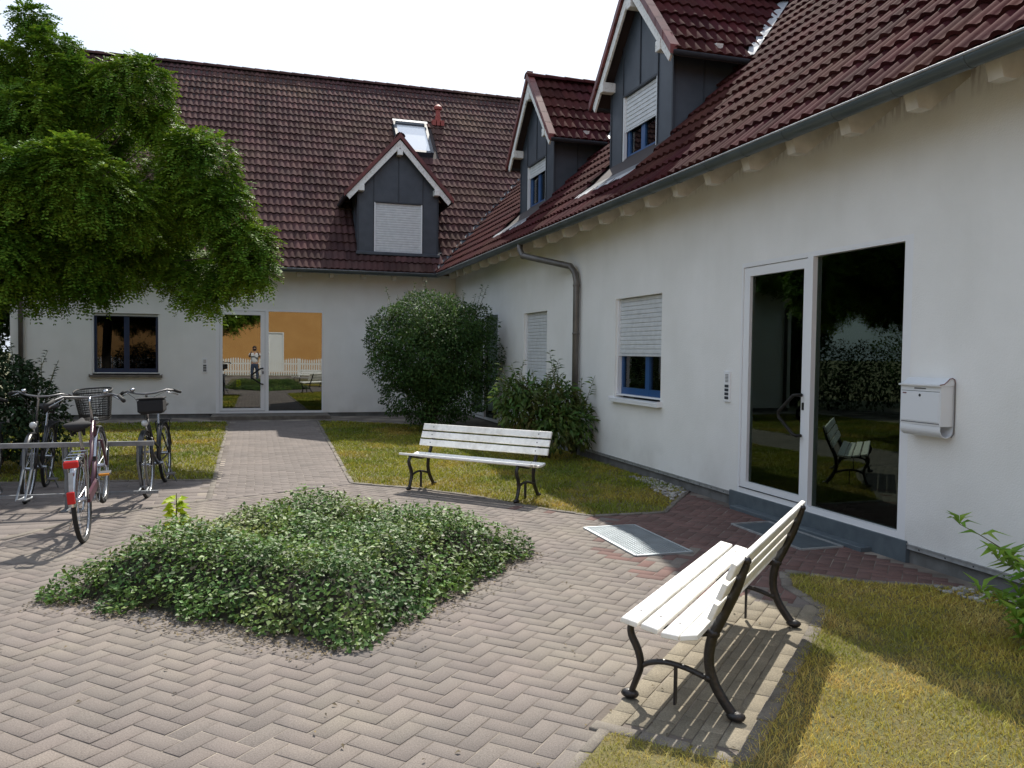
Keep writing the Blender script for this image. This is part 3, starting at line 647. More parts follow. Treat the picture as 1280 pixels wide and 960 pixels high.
m_ = MB(); m_.tube([(-4.88, GY+.07, GZ-.07), (-4.88, GY+.07, GZ-.18), (-4.88, GY+.12, GZ-.28), (-4.88, YW-.13, 3.0), (-4.88, YW-.07, 2.9), (-4.88, YW-.07, .02)], .05, 12); obj('downpipe', m_, 'pipe', house, smooth=True)
# dormer windows
def dormer(loc, rz, d0, zb, wz0, wz1, wh, shut, tilem, zr=6.85):
    """local frame: x along the eave, y into the roof, face at y=0; d0 = distance face to eave edge"""
    D = empty('dormer', loc, rz, parent=house); hw = .985; rise = 1.45; ex, ez = 1.31, zr-rise; sl = rise/ex
    kw = dict(parent=D, local=True)
    def O(n, mb, m, **q): return obj(n, mb, m, D, local=True, **q)
    m_ = MB(); a = -hw; b = hw; zt = zr-hw*sl-.13
    def q(*p): m_.add([(x, 0, z) for x, z in p], [tuple(range(len(p)))])
    q((a, zb), (-wh, zb), (-wh, zt), (a, zt)); q((wh, zb), (b, zb), (b, zt), (wh, zt)); q((-wh, zb), (wh, zb), (wh, wz0), (-wh, wz0))
    q((-wh, wz1), (wh, wz1), (wh, zt), (-wh, zt)); q((a, zt), (b, zt), (0, zr-.13))
    for p, r_ in (((-wh, wz0), (wh, wz0)), ((wh, wz0), (wh, wz1)), ((wh, wz1), (-wh, wz1)), ((-wh, wz1), (-wh, wz0))): m_.quad((p[0], 0, p[1]), (r_[0], 0, r_[1]), (r_[0], .12, r_[1]), (p[0], .12, p[1]))
    m_.quad((-wh, .3, wz0), (wh, .3, wz0), (wh, .3, wz1), (-wh, .3, wz1))
    for s in (-1, 1): m_.quad((s*hw, 0, zb), (s*hw, 2.6, zb), (s*hw, 2.6, zt), (s*hw, 0, zt))
    O('cladding', m_, 'clad')
    m_ = MB()
    for x in (-wh-.012, wh+.012): m_.box(x-.012, x+.012, -.014, 0, zb, zr-.13-abs(x)*sl-.0)
    m_.box(-.012, .012, -.014, 0, wz1+.02, zr-.2)
    for s in (-1, 1): m_.box(s*hw-.02, s*hw+.02, -.012, .03, zb, zt); 
    m_.box(-wh-.02, wh+.02, -.015, 0, wz1, wz1+.03)
    for s in (-1, 1):
        for yy in (.45, .95): m_.box(s*hw-.01, s*hw+.01, yy, yy+.025, zb, zt)
    O('seam_strips', m_, 'seam')
    # gable roof
    sls = math.hypot(ex, rise); cu, su = ex/sls, rise/sls
    zm = lambda y: GZ+SM*(y+d0)
    kf = lambda C: C[:, 2] > zm(C[:, 1])-.03
    Vv = []; Ff = []; n0 = 0
    for s in (-1, 1):
        global TL
        old = TL; TL = sls/6
        if s == -1: v_, f_ = tiles((s*ex, -.20, ez), (0, 1, 0), (cu, 0, su), (-su, 0, cu), 10, 6, kf); f_ = f_[:, ::-1]
        else: v_, f_ = tiles((s*ex, -.20, ez), (0, 1, 0), (-cu, 0, su), (su, 0, cu), 10, 6, kf)
        TL = old
        Vv.append(v_); Ff.append(f_+n0); n0 += len(v_)
    Vv = np.concatenate(Vv); Mx = np.array(wm(D)); Vw = Vv@Mx[:3, :3].T+Mx[:3, 3]
    npobj('gable_roof', Vw, np.concatenate(Ff), tilem, D, smooth=True)
    m_ = MB(); yb = (zr-GZ)/SM-d0+.1
    for s in (-1, 1):
        ye = (ez-GZ)/SM-d0+.1; up = .004; dn = -.06
        m_.add([(s*ex, -.16, ez), (0, -.16, zr), (0, yb, zr), (s*ex, ye, ez), (s*ex, -.16, ez+dn), (0, -.16, zr+dn), (0, yb, zr+dn), (s*ex, ye, ez+dn)], [(0, 1, 2, 3), (7, 6, 5, 4), (0, 4, 5, 1), (0, 3, 7, 4)])
    O('roof_lining', m_, 'under')
    m_ = MB()
    for s in (-1, 1):
        m_.add([(s*(ex-.02), y, ez-.01) for y in (-.195, -.165)]+[(0, y, zr-.035) for y in (-.195, -.165)]+[(0, y, zr-.035-.19) for y in (-.195, -.165)]+[(s*(ex-.10), y, ez-.01-.09) for y in (-.195, -.165)], [(0, 2, 4, 6), (7, 5, 3, 1), (0, 1, 3, 2), (4, 5, 7, 6), (0, 6, 7, 1)])
    O('barge_board', m_, 'woodw')
    m_ = MB()
    n = 6
    for s in (-1, 1):
        for i in range(n):
            t0 = i/n; t1 = (i+1)/n+.02; x0 = s*(ex+.03)*(1-t0); x1 = s*(ex+.03)*(1-t1); z0 = ez-.03+(zr+.0-ez+.05)*t0; z1 = ez-.03+(zr-ez+.05)*t1; o = .006*(n-i)/n
            m_.add([(x0, -.235-o, z0-.02), (x1, -.235, z1-.02), (x1, -.235, z1+.10), (x0, -.235-o, z0+.10), (x0, -.197, z0-.02), (x1, -.197, z1-.02), (x1, -.11, z1+.10), (x0, -.11, z0+.10)], [(0, 1, 2, 3), (3, 2, 6, 7), (1, 0, 4, 5), (0, 3, 7, 4), (1, 5, 6, 2)])
    O('verge_tiles', m_, 'verge')
    Mw = wm(D); a_ = Mw @ Vector((0, -.25, zr+.03)); b_ = Mw @ Vector((0, yb, zr+.03)); ridge('ridge_tiles', a_, b_, .11, .36, tilem if tilem != 'tile' else 'verge', D)
    for (x, z) in ((0, zr-.33), (-hw+.06, zt-.03), (hw-.06, zt-.03)): m_ = MB(); m_.box(x-.065, x+.065, -.21, 0, z-.08, z+.07, ch=.008); O('purlin_end', m_, 'woodw')
    for s in (-1, 1): m_ = MB(); m_.add([(s*x, y, z) for y in (.5, .6) for (x, z) in ((hw+.02, zt+.02), (hw+.24, zt-.02), (hw+.20, zt-.15), (hw+.02, zt-.05))], [(0, 1, 2, 3), (7, 6, 5, 4), (0, 4, 5, 1), (1, 5, 6, 2), (2, 6, 7, 3)]); O('rafter_tail', m_, 'woodw')
    for s in (-1, 1):
        ye = (ez-GZ)/SM-d0; a_ = Mw @ Vector((s*(ex+.0), -.20, ez-.0)); b_ = Mw @ Vector((s*(ex+.0), ye, ez-.0)); o_ = (Mw.to_3x3() @ Vector((s, 0, 0)))
        gutter('eaves_gutter', a_, b_, o_, r=.05, m='seam', parent=D, brk=0)
    # window
    bx = lambda mb, x0, x1, z0, z1, y0, y1, ch=0: mb.box(x0, x1, y0, y1, z0, z1, ch=ch)
    O('roller_shutter', shutter_slats(bx, -wh+.01, wh-.01, shut+.02, wz1-.004, .03), 'shut')
    m_ = MB(); bx(m_, -wh+.01, wh-.01, shut, shut+.02, .026, .045); O('shutter_rail', m_, 'shut')
    m_ = MB(); bx(m_, -wh, -wh+.03, wz0, wz1, -.006, .05); O('guide_rail', m_, 'white'); m_ = MB(); bx(m_, wh-.03, wh, wz0, wz1, -.006, .05); O('guide_rail', m_, 'white')
    if shut > wz0+.15:
        m_ = MB()
        for x0, x1 in ((-wh+.03, -wh+.12), (-.06, .06), (wh-.12, wh-.03)): bx(m_, x0, x1, wz0+.09, wz1-.01, .06, .11)
        bx(m_, -wh+.03, wh-.03, wz0, wz0+.09, .06, .11); O('casement', m_, 'blue')
        m_ = MB(); bx(m_, -wh+.12, -.06, wz0+.09, wz1-.01, .085, .09); bx(m_, .06, wh-.12, wz0+.09, wz1-.01, .085, .09); O('pane', m_, 'glassw')
        # lead apron in front, turned up at the face
        m_ = MB(); y0 = -.58; zf = zm(y0); xs = [-hw-.0+k*(2*hw)/16 for k in range(17)]
        for k in range(16): m_.quad((xs[k], y0-.06, zf-.035+.01*math.sin(k*2.1)), (xs[k+1], y0-.06, zf-.035+.01*math.sin((k+1)*2.1)), (xs[k+1], y0+.05, zf+.055), (xs[k], y0+.05, zf+.055))
        O('apron_lip', m_, 'lead')
        m_ = MB(); m_.quad((-hw, y0+.05, zf+.052), (hw, y0+.05, zf+.052), (hw, .0, zb+.03), (-hw, .0, zb+.03)); m_.box(-hw-.01, hw+.01, -.03, 0, zb+.0, zb+.06); O('apron', m_, 'clad')
        # near-side flashing where gable roof meets the main roof
        m_ = MB()
        for s in (-1, 1):
            p0 = Vector((s*(ex), (ez-GZ)/SM-d0, ez)); p1 = Vector((0, (zr-GZ)/SM-d0, zr)); n = 12
            for i in range(n):
                a = p0.lerp(p1, i/n); b = p0.lerp(p1, (i+1)/n); j = .03*math.sin(i*2.7); k2 = .03*math.sin((i+1)*2.7)
                m_.quad(a+Vector((0, -.10+j, .06)), b+Vector((0, -.10+k2, .06)), b+Vector((s*.02, .04, .085)), a+Vector((s*.02, .04, .085)))
        O('valley_flashing', m_, 'lead')
    else:
        m_ = MB(); m_.box(-hw-.05, hw+.05, -.09, 0, zb-.03, zb+.05, ch=.01); O('apron', m_, 'clad')
    return D
for c in DR: dormer((5.3, c, 0), -math.pi/2, 1.07, 4.40, 4.50, 5.45 if c < 12 else 5.36, .55, 4.93 if c < 12 else 5.12, 'tiler', zr=6.95)
dormer((DF, 20.25, 0), 0, .49, 3.98, 4.04, 5.24, .595, 4.04, 'tile', zr=6.79)
# roof light and vent tile
def rp(x, y, h): return (x-0, y-h*sn, GZ+SM*(y-GY)+h*cs)
SK = empty('roof_window', rp(4.43, 24.1, 0), parent=house); m_ = MB()
x0, x1, y0, y1 = 3.93, 4.94, 23.58, 24.74
def rbox(m_, x0, x1, y0, y1, h0, h1): m_.add([rp(x0, y0, h0), rp(x1, y0, h0), rp(x1, y1, h0), rp(x0, y1, h0), rp(x0, y0, h1), rp(x1, y0, h1), rp(x1, y1, h1), rp(x0, y1, h1)], [(3, 2, 1, 0), (4, 5, 6, 7), (0, 1, 5, 4), (1, 2, 6, 5), (2, 3, 7, 6), (3, 0, 4, 7)])
rbox(m_, x0, x0+.08, y0, y1, -.02, .13); rbox(m_, x1-.08, x1, y0, y1, -.02, .13); rbox(m_, x0+.08, x1-.08, y0, y0+.07, -.02, .12); rbox(m_, x0+.08, x1-.08, y1-.12, y1, -.02, .16)
obj('frame', m_, 'clad', SK); m_ = MB(); rbox(m_, x0+.08, x1-.08, y0+.07, y1-.12, .085, .10); M['skyglass'] = mat('skylight_sky_reflection', (.80, .82, .84), .12, spec=1.0, coat=1); obj('pane', m_, 'skyglass', SK)  # pale pane colour stands in for bright sky reflected in the glass
m_ = MB(); rbox(m_, x0-.02, x1+.02, y1-.06, y1+.02, .161, .172); obj('cover_strip', m_, 'lead', SK)
m_ = MB(); b = Vector(rp(5.36, 24.95, 0)); m_.tube([b+Vector((0, .05, -.1)), b+Vector((0, 0, .25)), b+Vector((0, 0, .42))], [.11, .075, .07], 12); m_.tube([b+Vector((0, 0, .42)), b+Vector((0, 0, .50)), b+Vector((0, 0, .58))], [.12, .13, .03], 12)
for k in range(3): m_.box(b.x-.2+k*.13, b.x-.1+k*.13, b.y-.18, b.y+.1, b.z-.1, b.z+.06)
M['vent'] = mat('vent_clay', (.30, .06, .045), .6); obj('vent_pipe', m_, 'vent', house, smooth=False)

# ================================================================== FITTINGS ON THE WALL
mbx = empty('mailbox', (XW, 4.915, 1.0), label='white metal mailbox with newspaper roll, hung on the wall right of the near door', cat='mailbox')
m_ = MB(); y0, y1 = 4.725, 5.11; xf = XW-.125
prof = [(XW-.003, 1.10), (xf+.004, 1.10), (xf, 1.115), (xf, 1.395), (XW-.003, 1.395)]
m_.extr([(p[0], p[1]) for p in prof], (0, y0, 0), (0, y1, 0), (1, 0, 0), (0, 0, 1)); obj('body', m_, 'mail', mbx)
m_ = MB(); lid = [(xf-.018, 1.392), (xf-.02, 1.402), (xf+.02, 1.408), (xf+.045, 1.425), (xf+.07, 1.447), (xf+.095, 1.452), (xf+.115, 1.44), (XW-.004, 1.41), (XW-.004, 1.397)]
m_.extr(lid, (0, y0-.006, 0), (0, y1+.006, 0), (1, 0, 0), (0, 0, 1)); obj('lid', m_, 'mail', mbx)
m_ = MB(); m_.tube([(p[0], y0-.009, p[1]+.002) for p in lid[1:-1]], .0035, 6); M['maroon'] = mat('maroon_trim', (.16, .05, .055), .4); obj('lid_trim', m_, 'maroon', mbx)
m_ = MB(); pr = []
for k in range(15):
    an = math.pi*(-.02+1.04*k/14)+math.pi/2; pr.append((XW-.066+math.cos(an)*.0-math.sin(k/14*math.pi)*.0, 0))
pr = [(xf+.001, 1.098)]+[(XW-.064+.061*math.cos(a), 1.075+.061*math.sin(a)) for a in [math.pi+math.pi*k/12 for k in range(13)]]+[(XW-.003, 1.098)]
pi_ = [(XW-.064+(p[0]-(XW-.064))*.93, 1.075+(p[1]-1.075)*.93+.001) for p in reversed(pr)]
m_.extr(pr+pi_, (0, y0, 0), (0, y1, 0), (1, 0, 0), (0, 0, 1)); obj('newspaper_roll', m_, 'mail', mbx)
m_ = MB(); m_.box(xf-.004, xf+.001, y0+.012, y1-.012, 1.128, 1.345, ch=.0015); obj('flap_door', m_, 'mail', mbx)
m_ = MB(); m_.box(xf-.0016, xf+.001, y0+.01, y1-.01, 1.116, 1.121); obj('seam', m_, 'seam', mbx); m_ = MB(); m_.box(xf-.0016, xf+.001, y0+.01, y1-.01, 1.351, 1.354); obj('seam', m_, 'seam', mbx); m_ = MB(); m_.tube([(xf-.006, 4.918, 1.322), (xf+.0, 4.918, 1.322)], .011, 10); obj('lock', m_, 'seam', mbx)
m_ = MB(); m_.box(xf-.006, xf-.003, 5.05, 5.085, 1.330, 1.339); obj('badge', m_, 'maroon', mbx)
m_ = MB(); m_.box(xf-.0025, xf-.001, 4.865, 4.975, 1.369, 1.378); obj('letter_label', m_, 'bolt', mbx)
m_ = MB(); m_.tube([(XW-.006, y0-.01, 1.42), (XW-.006, y0-.012, 1.12), (XW-.008, y0-.012, 1.05), (XW-.03, y0-.01, 1.02)], .004, 6); obj('back_rim', m_, 'bolt', mbx)

def intercom(fn, a, z0, z1, lab):
    bx = place(fn); o = empty('intercom', Vector(fn(a, z0, 0)), label=lab, cat='intercom')
    m_ = MB(); bx(m_, a-.055, a+.055, z0, z1, -.018, -.001, ch=.004); obj('panel', m_, 'white', o)
    m_ = MB()
    for k in range(4): bx(m_, a-.036, a+.036, z0+.03+k*.042, z0+.06+k*.042, -.021, -.0175)
    obj('buttons', m_, 'seam', o); m_ = MB()
    for k in range(6): bx(m_, a-.03, a+.03, z1-.12+k*.015, z1-.113+k*.015, -.0195, -.0175)
    obj('speaker_slots', m_, 'bolt', o)
intercom(fr, 7.72, 1.10, 1.435, 'white doorbell panel with dark buttons left of the near glass door')
intercom(ff, -1.11, 1.05, 1.39, 'small doorbell panel beside the door at the end of the path')

# ================================================================== BENCHES
def smooth_path(P, n=3):
    P = [Vector(p) for p in P]; out = []
    for i in range(len(P)-1):
        p0, p1, p2, p3 = P[max(i-1, 0)], P[i], P[i+1], P[min(i+2, len(P)-1)]
        for k in range(n):
            t = k/n; out.append(.5*((2*p1)+(p2-p0)*t+(2*p0-5*p1+4*p2-p3)*t*t+(3*p1-p0-3*p2+p3)*t**3))
    return out+[P[-1]]
def bench():
    root = empty('park_bench', (0, 0, 0)); L = 1.74; h = L/2
    def sl(y, z, wd, th, tilt, mb, l=h):
        Mx = Matrix.Translation((0, y, z)) @ Matrix.Rotation(tilt, 4, 'X'); mb.box(-l, l, -wd/2, wd/2, -th/2, th/2, Mx, ch=.004)
    m_ = MB()
    SS = ((-.437, .406, -.18), (-.343, .392, -.20), (-.250, .375, -.03), (-.165, .384, .22))
    for (y, z, t) in SS: sl(y, z, .077, .026, t, m_)
    obj('seat', m_, 'slat', root, local=True)
    m_ = MB(); an = R(68); BS = ((-.065, .512), (-.029, .602), (.008, .692))
    for (y, z) in BS: sl(y, z, .076, .026, an, m_)
    obj('backrest', m_, 'slat', root, local=True)
    for s in (-1, 1):
        x = s*.715; m_ = MB(); q = lambda pts: smooth_path([(x, y, z) for y, z in pts])
        r1 = q([(-.46, .385), (-.482, .35), (-.480, .30), (-.447, .235), (-.432, .165), (-.452, .095), (-.476, .03)]); m_.tube(r1, [.019+.004*math.sin(3.1*k/(len(r1)-1)) for k in range(len(r1))], 8, flat=.75)
        m_.tube(q([(-.475, .388), (-.38, .375), (-.25, .350), (-.16, .358), (-.105, .37)]), .013, 8)
        r1 = q([(.040, .708), (.034, .690), (.018, .648), (-.012, .565), (-.062, .450), (-.105, .350), (-.118, .240), (-.092, .150), (-.045, .075), (.0, .02)]); m_.tube(r1, [.014+.010*min(1, 3*k/(len(r1)-1)) for k in range(len(r1))], 8, flat=.75)
        m_.tube(q([(-.44, .150), (-.40, .180), (-.32, .200), (-.22, .192), (-.14, .170), (-.10, .165)]), .0135, 8)
        for y in (-.482, .006): m_.ball((x, y, .022), .037, (.8, 1.2, .62), 10, 6)
        m_.ball((x, .040, .712), .019, (1, 1, 1), 8, 6); m_.ball((x, -.10, .37), .024, (1, 1.3, 1), 8, 6); m_.ball((x, -.115, .168), .021, (1, 1.2, 1), 8, 6)
        obj('leg_frame', m_, 'iron', root, local=True, smooth=True)
        m_ = MB(); m_.bar((x-s*.012, -.27, .195), (x-s*.012, -.27, .012), .028, .010, up=(0, 1, 0)); obj('support_strap', m_, 'iron', root, local=True)
    for s in (-1, 1):
        for (y, z, t) in SS: m_ = MB(); m_.ball((s*.715, y, z+.013), .008, (1, 1, .5), 6, 4); obj('bolt', m_, 'bolt', root, local=True)
        for (y, z) in BS: m_ = MB(); m_.ball((s*.715, y-.0125, z+.005), .008, (1, .6, 1), 6, 4); obj('bolt', m_, 'bolt', root, local=True)
    return root
b1 = bench(); G = 'white slatted park benches'
b1.matrix_basis = Matrix.Translation((2.515, 3.56, .004)) @ Matrix.Rotation(R(224), 4, 'Z'); tag(b1, 'white slatted bench with black iron legs in the foreground on the right, seen from behind', 'bench', G)
b2 = copy_tree(b1); b2.matrix_basis = Matrix.Translation((2.53, 9.08, .006)) @ Matrix.Rotation(R(-48), 4, 'Z'); tag(b2, 'white slatted bench facing the camera behind the ivy bed at the lawn edge', 'bench', G)

# ================================================================== GRATINGS
def grating(corners, name, lab, step=.033):
    o = empty(name, (*corners[0], 0), label=lab, cat='grating'); A_, B_, C_, D_ = [Vector((*c, 0)) for c in corners]
    m_ = MB()
    for p, q in ((A_, B_), (B_, C_), (C_, D_), (D_, A_)): m_.bar(p+Vector((0, 0, .004)), q+Vector((0, 0, .004)), .022, .02)
    obj('frame', m_, 'grate', o); m_ = MB(); n = int((B_-A_).length/step)
    for i in range(1, n): p = A_.lerp(B_, i/n); q = D_.lerp(C_, i/n); m_.bar(p+Vector((0, 0, .002)), q+Vector((0, 0, .002)), .009, .02)
    n2 = int((D_-A_).length/step)
    for i in range(1, n2): p = A_.lerp(D_, i/n2); q = B_.lerp(C_, i/n2); m_.bar(p, q, .007, .018)
    obj('bars', m_, 'grate', o); m_ = MB(); m_.quad(*(tuple(c+Vector((0, 0, -.0045))) for c in (A_, B_, C_, D_))); obj('pit', m_, 'pit', o)
grating([(2.88, 6.90), (2.88, 5.83), (3.38, 5.83), (3.38, 6.90)], 'shaft_grating', 'square zinc grating in the paving, half in shade beside the near bench')
o = empty('door_mat_grating', (4.5, 6, 0), label='dark foot scraper with a pale metal rim in front of the near glass door', cat='foot scraper')
m_ = MB()
for p, q in (((4.31, 6.72), (4.31, 5.68)), ((4.31, 5.68), (4.72, 5.68)), ((4.72, 5.68), (4.72, 6.72)), ((4.72, 6.72), (4.31, 6.72))): m_.bar((*p, .004), (*q, .004), .016, .02)
obj('rim', m_, 'alu', o); m_ = MB()
for k in range(40): m_.box(4.325, 4.705, 5.70+k*.0252, 5.716+k*.0252, -.004, .006)
obj('mat_strips', m_, 'slate', o)

# ================================================================== BICYCLE RACK
rack = empty('bicycle_rack', (-1.9, 8.95, 0), label='galvanised steel rack holding the bicycles on the left', cat='bicycle rack')
RZ0, RZ1, RYb = .15, .645, 8.95
m_ = MB(); m_.bar((-3.3, RYb, RZ1), (-.97, RYb, RZ1), .045, .045); obj('top_rail', m_, 'steel', rack)
m_ = MB(); m_.bar((-3.3, RYb, RZ0), (-.93, RYb, RZ0), .03, .03); obj('base_rail', m_, 'steel', rack)
for x in (-3.2, -1.765):
    m_ = MB(); m_.tube([(x, RYb, RZ1), (x, RYb, RZ0), (x, RYb, 0)], .017, 8); m_.box(x-.03, x+.03, RYb-.12, RYb+.12, 0, .010); obj('foot', m_, 'steel', rack)
for i in range(7):
    x = -1.09-.335*i; m_ = MB(); yo = -.17 if i % 2 else .17
    for s in (-.035, .035):
        m_.tube([(x+s, RYb, RZ1-.01), (x+s, RYb+yo*.1, RZ1-.10), (x+s, RYb+yo*.2, .42), (x+s, RYb+yo, RZ0+.12), (x+s, RYb+yo*1.7, RZ0+.01), (x+s, RYb+yo*.4, RZ0-.01), (x+s, RYb-yo*.2, RZ0)], .011, 6)
    m_.bar((x-.035, RYb+yo*1.7, RZ0+.01), (x+.035, RYb+yo*1.7, RZ0+.01), .015, .015)
    obj('wheel_holder', m_, 'steel', rack)

# ================================================================== BICYCLES
def bicycle(frame_m, basket=None, bag=None, racklight=True, fend='chrome', saddle_z=.93, bar_z=1.04, lean=0):
    """local: +y is forward, rear axle at y=0, ground z=0"""
    root = empty('bicycle', (0, 0, 0)); r = .345; wb = 1.09
    def O(n, mb, m, p=root, **q): return obj(n, mb, m, p, local=True, **q)
    for y in (0, wb):
        wheel = empty('wheel', (0, y, r), parent=root); 
        m_ = MB(); m_.tube([(0, r*math.cos(a), r*math.sin(a)) for a in [2*math.pi*k/40 for k in range(40)]], .019, 8, closed=True, up=(1, 0, 0)); O('tyre', m_, 'rubber', wheel, smooth=True)
        m_ = MB(); m_.tube([(0, (r-.024)*math.cos(a), (r-.024)*math.sin(a)) for a in [2*math.pi*k/40 for k in range(40)]], .012, 6, closed=True, up=(1, 0, 0)); O('rim', m_, 'chrome', wheel, smooth=True)
        m_ = MB(); m_.tube([(-.045, 0, 0), (.045, 0, 0)], .018, 8)
        for k in range(28):
            a = 2*math.pi*k/28; m_.tube([(.03 if k % 2 else -.03, .015*math.cos(a), .015*math.sin(a)), (0, (r-.03)*math.cos(a+.12), (r-.03)*math.sin(a+.12))], .0014, 3, cap=False)
        O('spokes', m_, 'chrome', wheel)
        m_ = MB(); A0, A1 = (-.1, math.pi*.93) if y else (-.05, math.pi*1.18); n = 24; vs = []; fs = []
        for k in range(n+1):
            a = A0+(A1-A0)*k/n; 
            if not y: a = .25+(math.pi*.955-.25)*k/n
            else: a = (.02*math.pi+.15)+(math.pi*.78)*k/n-.0
            for x, rr in ((-.027, r+.022), (-.02, r+.034), (.02, r+.034), (.027, r+.022)): vs.append((x, y+rr*math.cos(a), r+rr*math.sin(a)))
        for k in range(n):
            for j in range(3): fs.append((4*k+j, 4*k+j+1, 4*k+5+j, 4*k+4+j))
        m_.add(vs, fs)
        for a in ((.5,) if y else (2.9,)):
            for x in (-.03, .03): m_.tube([(x*1.3, y, r), (x, y+(r+.02)*math.cos(a), r+(r+.02)*math.sin(a))], .0035, 4)
        O('mudguard', m_, fend, smooth=True)
    bb = (0, .44, .28); st = (0, .27, .72); hd0 = (0, .93, .62); hd1 = (0, .885, .82)
    m_ = MB(); m_.tube([bb, st], .017, 8); m_.tube([bb, (0, .70, .40), hd0], .020, 8); m_.tube([(0, .37, .46), (0, .66, .56), hd1], .016, 8); m_.tube([hd0, hd1], .022, 8)
    for s in (-1, 1):
        m_.tube([(s*.05, 0, r), (s*.025, .36, .30), bb], .010, 6); m_.tube([(s*.05, 0, r), (s*.02, .2, .60), (0, .26, .68)], .009, 6)
    O('frame', m_, frame_m, smooth=True)
    m_ = MB()
    for s in (-1, 1): m_.tube([(s*.0, .93, .62), (s*.045, .955, .68-.06), (s*.05, 1.0, .52), (s*.05, wb, r)], .012, 8)
    O('fork', m_, frame_m, smooth=True)
    m_ = MB(); m_.tube([hd1, (0, .86, bar_z-.03), (0, .885, bar_z)], .013, 8); O('stem', m_, 'chrome', smooth=True)
    m_ = MB(); hb = [(-.30, .66, bar_z+.0), (-.27, .72, bar_z+.02), (-.20, .80, bar_z+.035), (-.10, .88, bar_z+.01), (0, .885, bar_z), (.10, .88, bar_z+.01), (.20, .80, bar_z+.035), (.27, .72, bar_z+.02), (.30, .66, bar_z)]
    m_.tube(hb, .011, 8); hbo = O('handlebar', m_, 'bolt', smooth=True)
    for s in (-1, 1):
        m_ = MB(); m_.tube([(s*.315, .62, bar_z-.004), (s*.295, .67, bar_z+.004), (s*.262, .735, bar_z+.024)], .017, 8); O('grip', m_, 'rubber', smooth=True)
        m_ = MB(); m_.tube([(s*.19, .82, bar_z+.02), (s*.24, .80, bar_z-.005), (s*.30, .70, bar_z-.03)], .006, 6); O('brake_lever', m_, 'chrome', smooth=True)
        m_ = MB(); m_.tube([(s*.2, .84, bar_z+.02), (s*.1, .99, bar_z-.03), (s*.02, .98, bar_z-.16), (0, .95, bar_z-.4)], .003, 4); O('cable', m_, 'rubber')
    m_ = MB(); m_.ball((.14, .86, bar_z+.05), .028, (1, 1, .8), 10, 6); O('bell', m_, 'chrome', smooth=True)
    m_ = MB(); m_.tube([st, (0, .235, saddle_z-.05)], .013, 8); O('seat_post', m_, 'chrome')
    m_ = MB(); vs = []; rows = [(-.005, .03, .0), (.02, .095, .012), (.07, .115, .016), (.13, .10, .008), (.19, .055, .0), (.25, .03, .002), (.29, .022, .004), (.305, .008, 0)]; n = 10
    for (y, hw, dz) in rows:
        for k in range(n): a = 2*math.pi*k/n; vs.append((hw*math.cos(a), .11+y, saddle_z+dz+.022*math.sin(a)*(1 if math.sin(a) > 0 else 1.8)))
    m_.add(vs, [(i*n+k, (i+1)*n+k, (i+1)*n+(k+1) % n, i*n+(k+1) % n) for i in range(len(rows)-1) for k in range(n)]+[tuple(range(n)), tuple(reversed(range((len(rows)-1)*n, len(rows)*n)))])
    for s in (-1, 1): m_.tube([(s*.05, .14, saddle_z-.02), (s*.045, .16, saddle_z-.07), (s*.02, .26, saddle_z-.05)], .012, 6)
    O('saddle', m_, 'rubber' if frame_m != 'plum' else 'bag', smooth=True)
    # luggage carrier
    m_ = MB()
    for s in (-1, 1): m_.tube([(s*.02, .22, .70), (s*.06, .14, .735), (s*.065, -.20, .735), (s*.05, -.24, .735)], .006, 6); m_.tube([(s*.065, -.08, .735), (s*.055, 0, r)], .006, 6); m_.tube([(s*.065, .1, .735), (s*.055, 0, r)], .005, 6)
    for y in (.1, 0, -.1, -.2): m_.tube([(-.065, y, .735), (.065, y, .735)], .005, 6)
    O('luggage_carrier', m_, 'chrome' if frame_m == 'plum' else 'rubber')
    if racklight:
        m_ = MB(); m_.box(-.052, .052, -.275, -.238, .685, .742, ch=.008); O('rear_lamp', m_, 'red')
        m_ = MB(); m_.box(-.027, .027, -.405, -.385, .43, .53, ch=.006); O('rear_reflector', m_, 'red')
        m_ = MB(); m_.extr([(-.026, 0), (.026, 0), (.026, .01), (-.026, .01)], (0, -.386, .47), (0, -.30, .66), (.62, 0, 0), (0, -1, 0)); O('mudguard_flap', m_, 'alu')
    m_ = MB(); m_.ball((0, 1.045, .79), .036, (1, .8, 1), 12, 8); m_.bar((0, 1.02, .77), (0, .95, .70), .01, .02); O('headlamp', m_, 'lamp', smooth=True)
    # drive train
    m_ = MB(); m_.tube([(.055, .44+.095*math.cos(a), .28+.095*math.sin(a)) for a in [2*math.pi*k/20 for k in range(20)]], .006, 5, closed=True, up=(1, 0, 0)); m_.tube([(.05, .44, .28), (.065, .50, .42)], .009, 6); m_.tube([(-.05, .44, .28), (-.065, .38, .14)], .009, 6); m_.tube([(-.06, .44, .28), (.06, .44, .28)], .02, 8); O('crank', m_, 'chrome')
    m_ = MB(); m_.box(.068, .165, .455, .545, .41, .432, ch=.004); O('pedal', m_, 'bolt'); m_ = MB(); m_.box(-.165, -.068, .335, .425, .128, .15, ch=.004); O('pedal', m_, 'bolt')
    if racklight: m_ = MB(); m_.box(.075, .16, .44, .455, .412, .43); O('pedal_reflector', m_, 'amber')
    m_ = MB(); m_.extr([(.04, .0), (.066, .0), (.066, .07), (.04, .07)], (0, .0, r-.03), (0, .46, .35-.03), (1, 0, 0), (0, 0, 1)); O('chain_guard', m_, 'bikeblk' if frame_m != 'plum' else 'plum')
    m_ = MB(); m_.tube([(-.06, .30, .27), (-.16, .24, .02)], .009, 6); O('kickstand', m_, 'chrome')
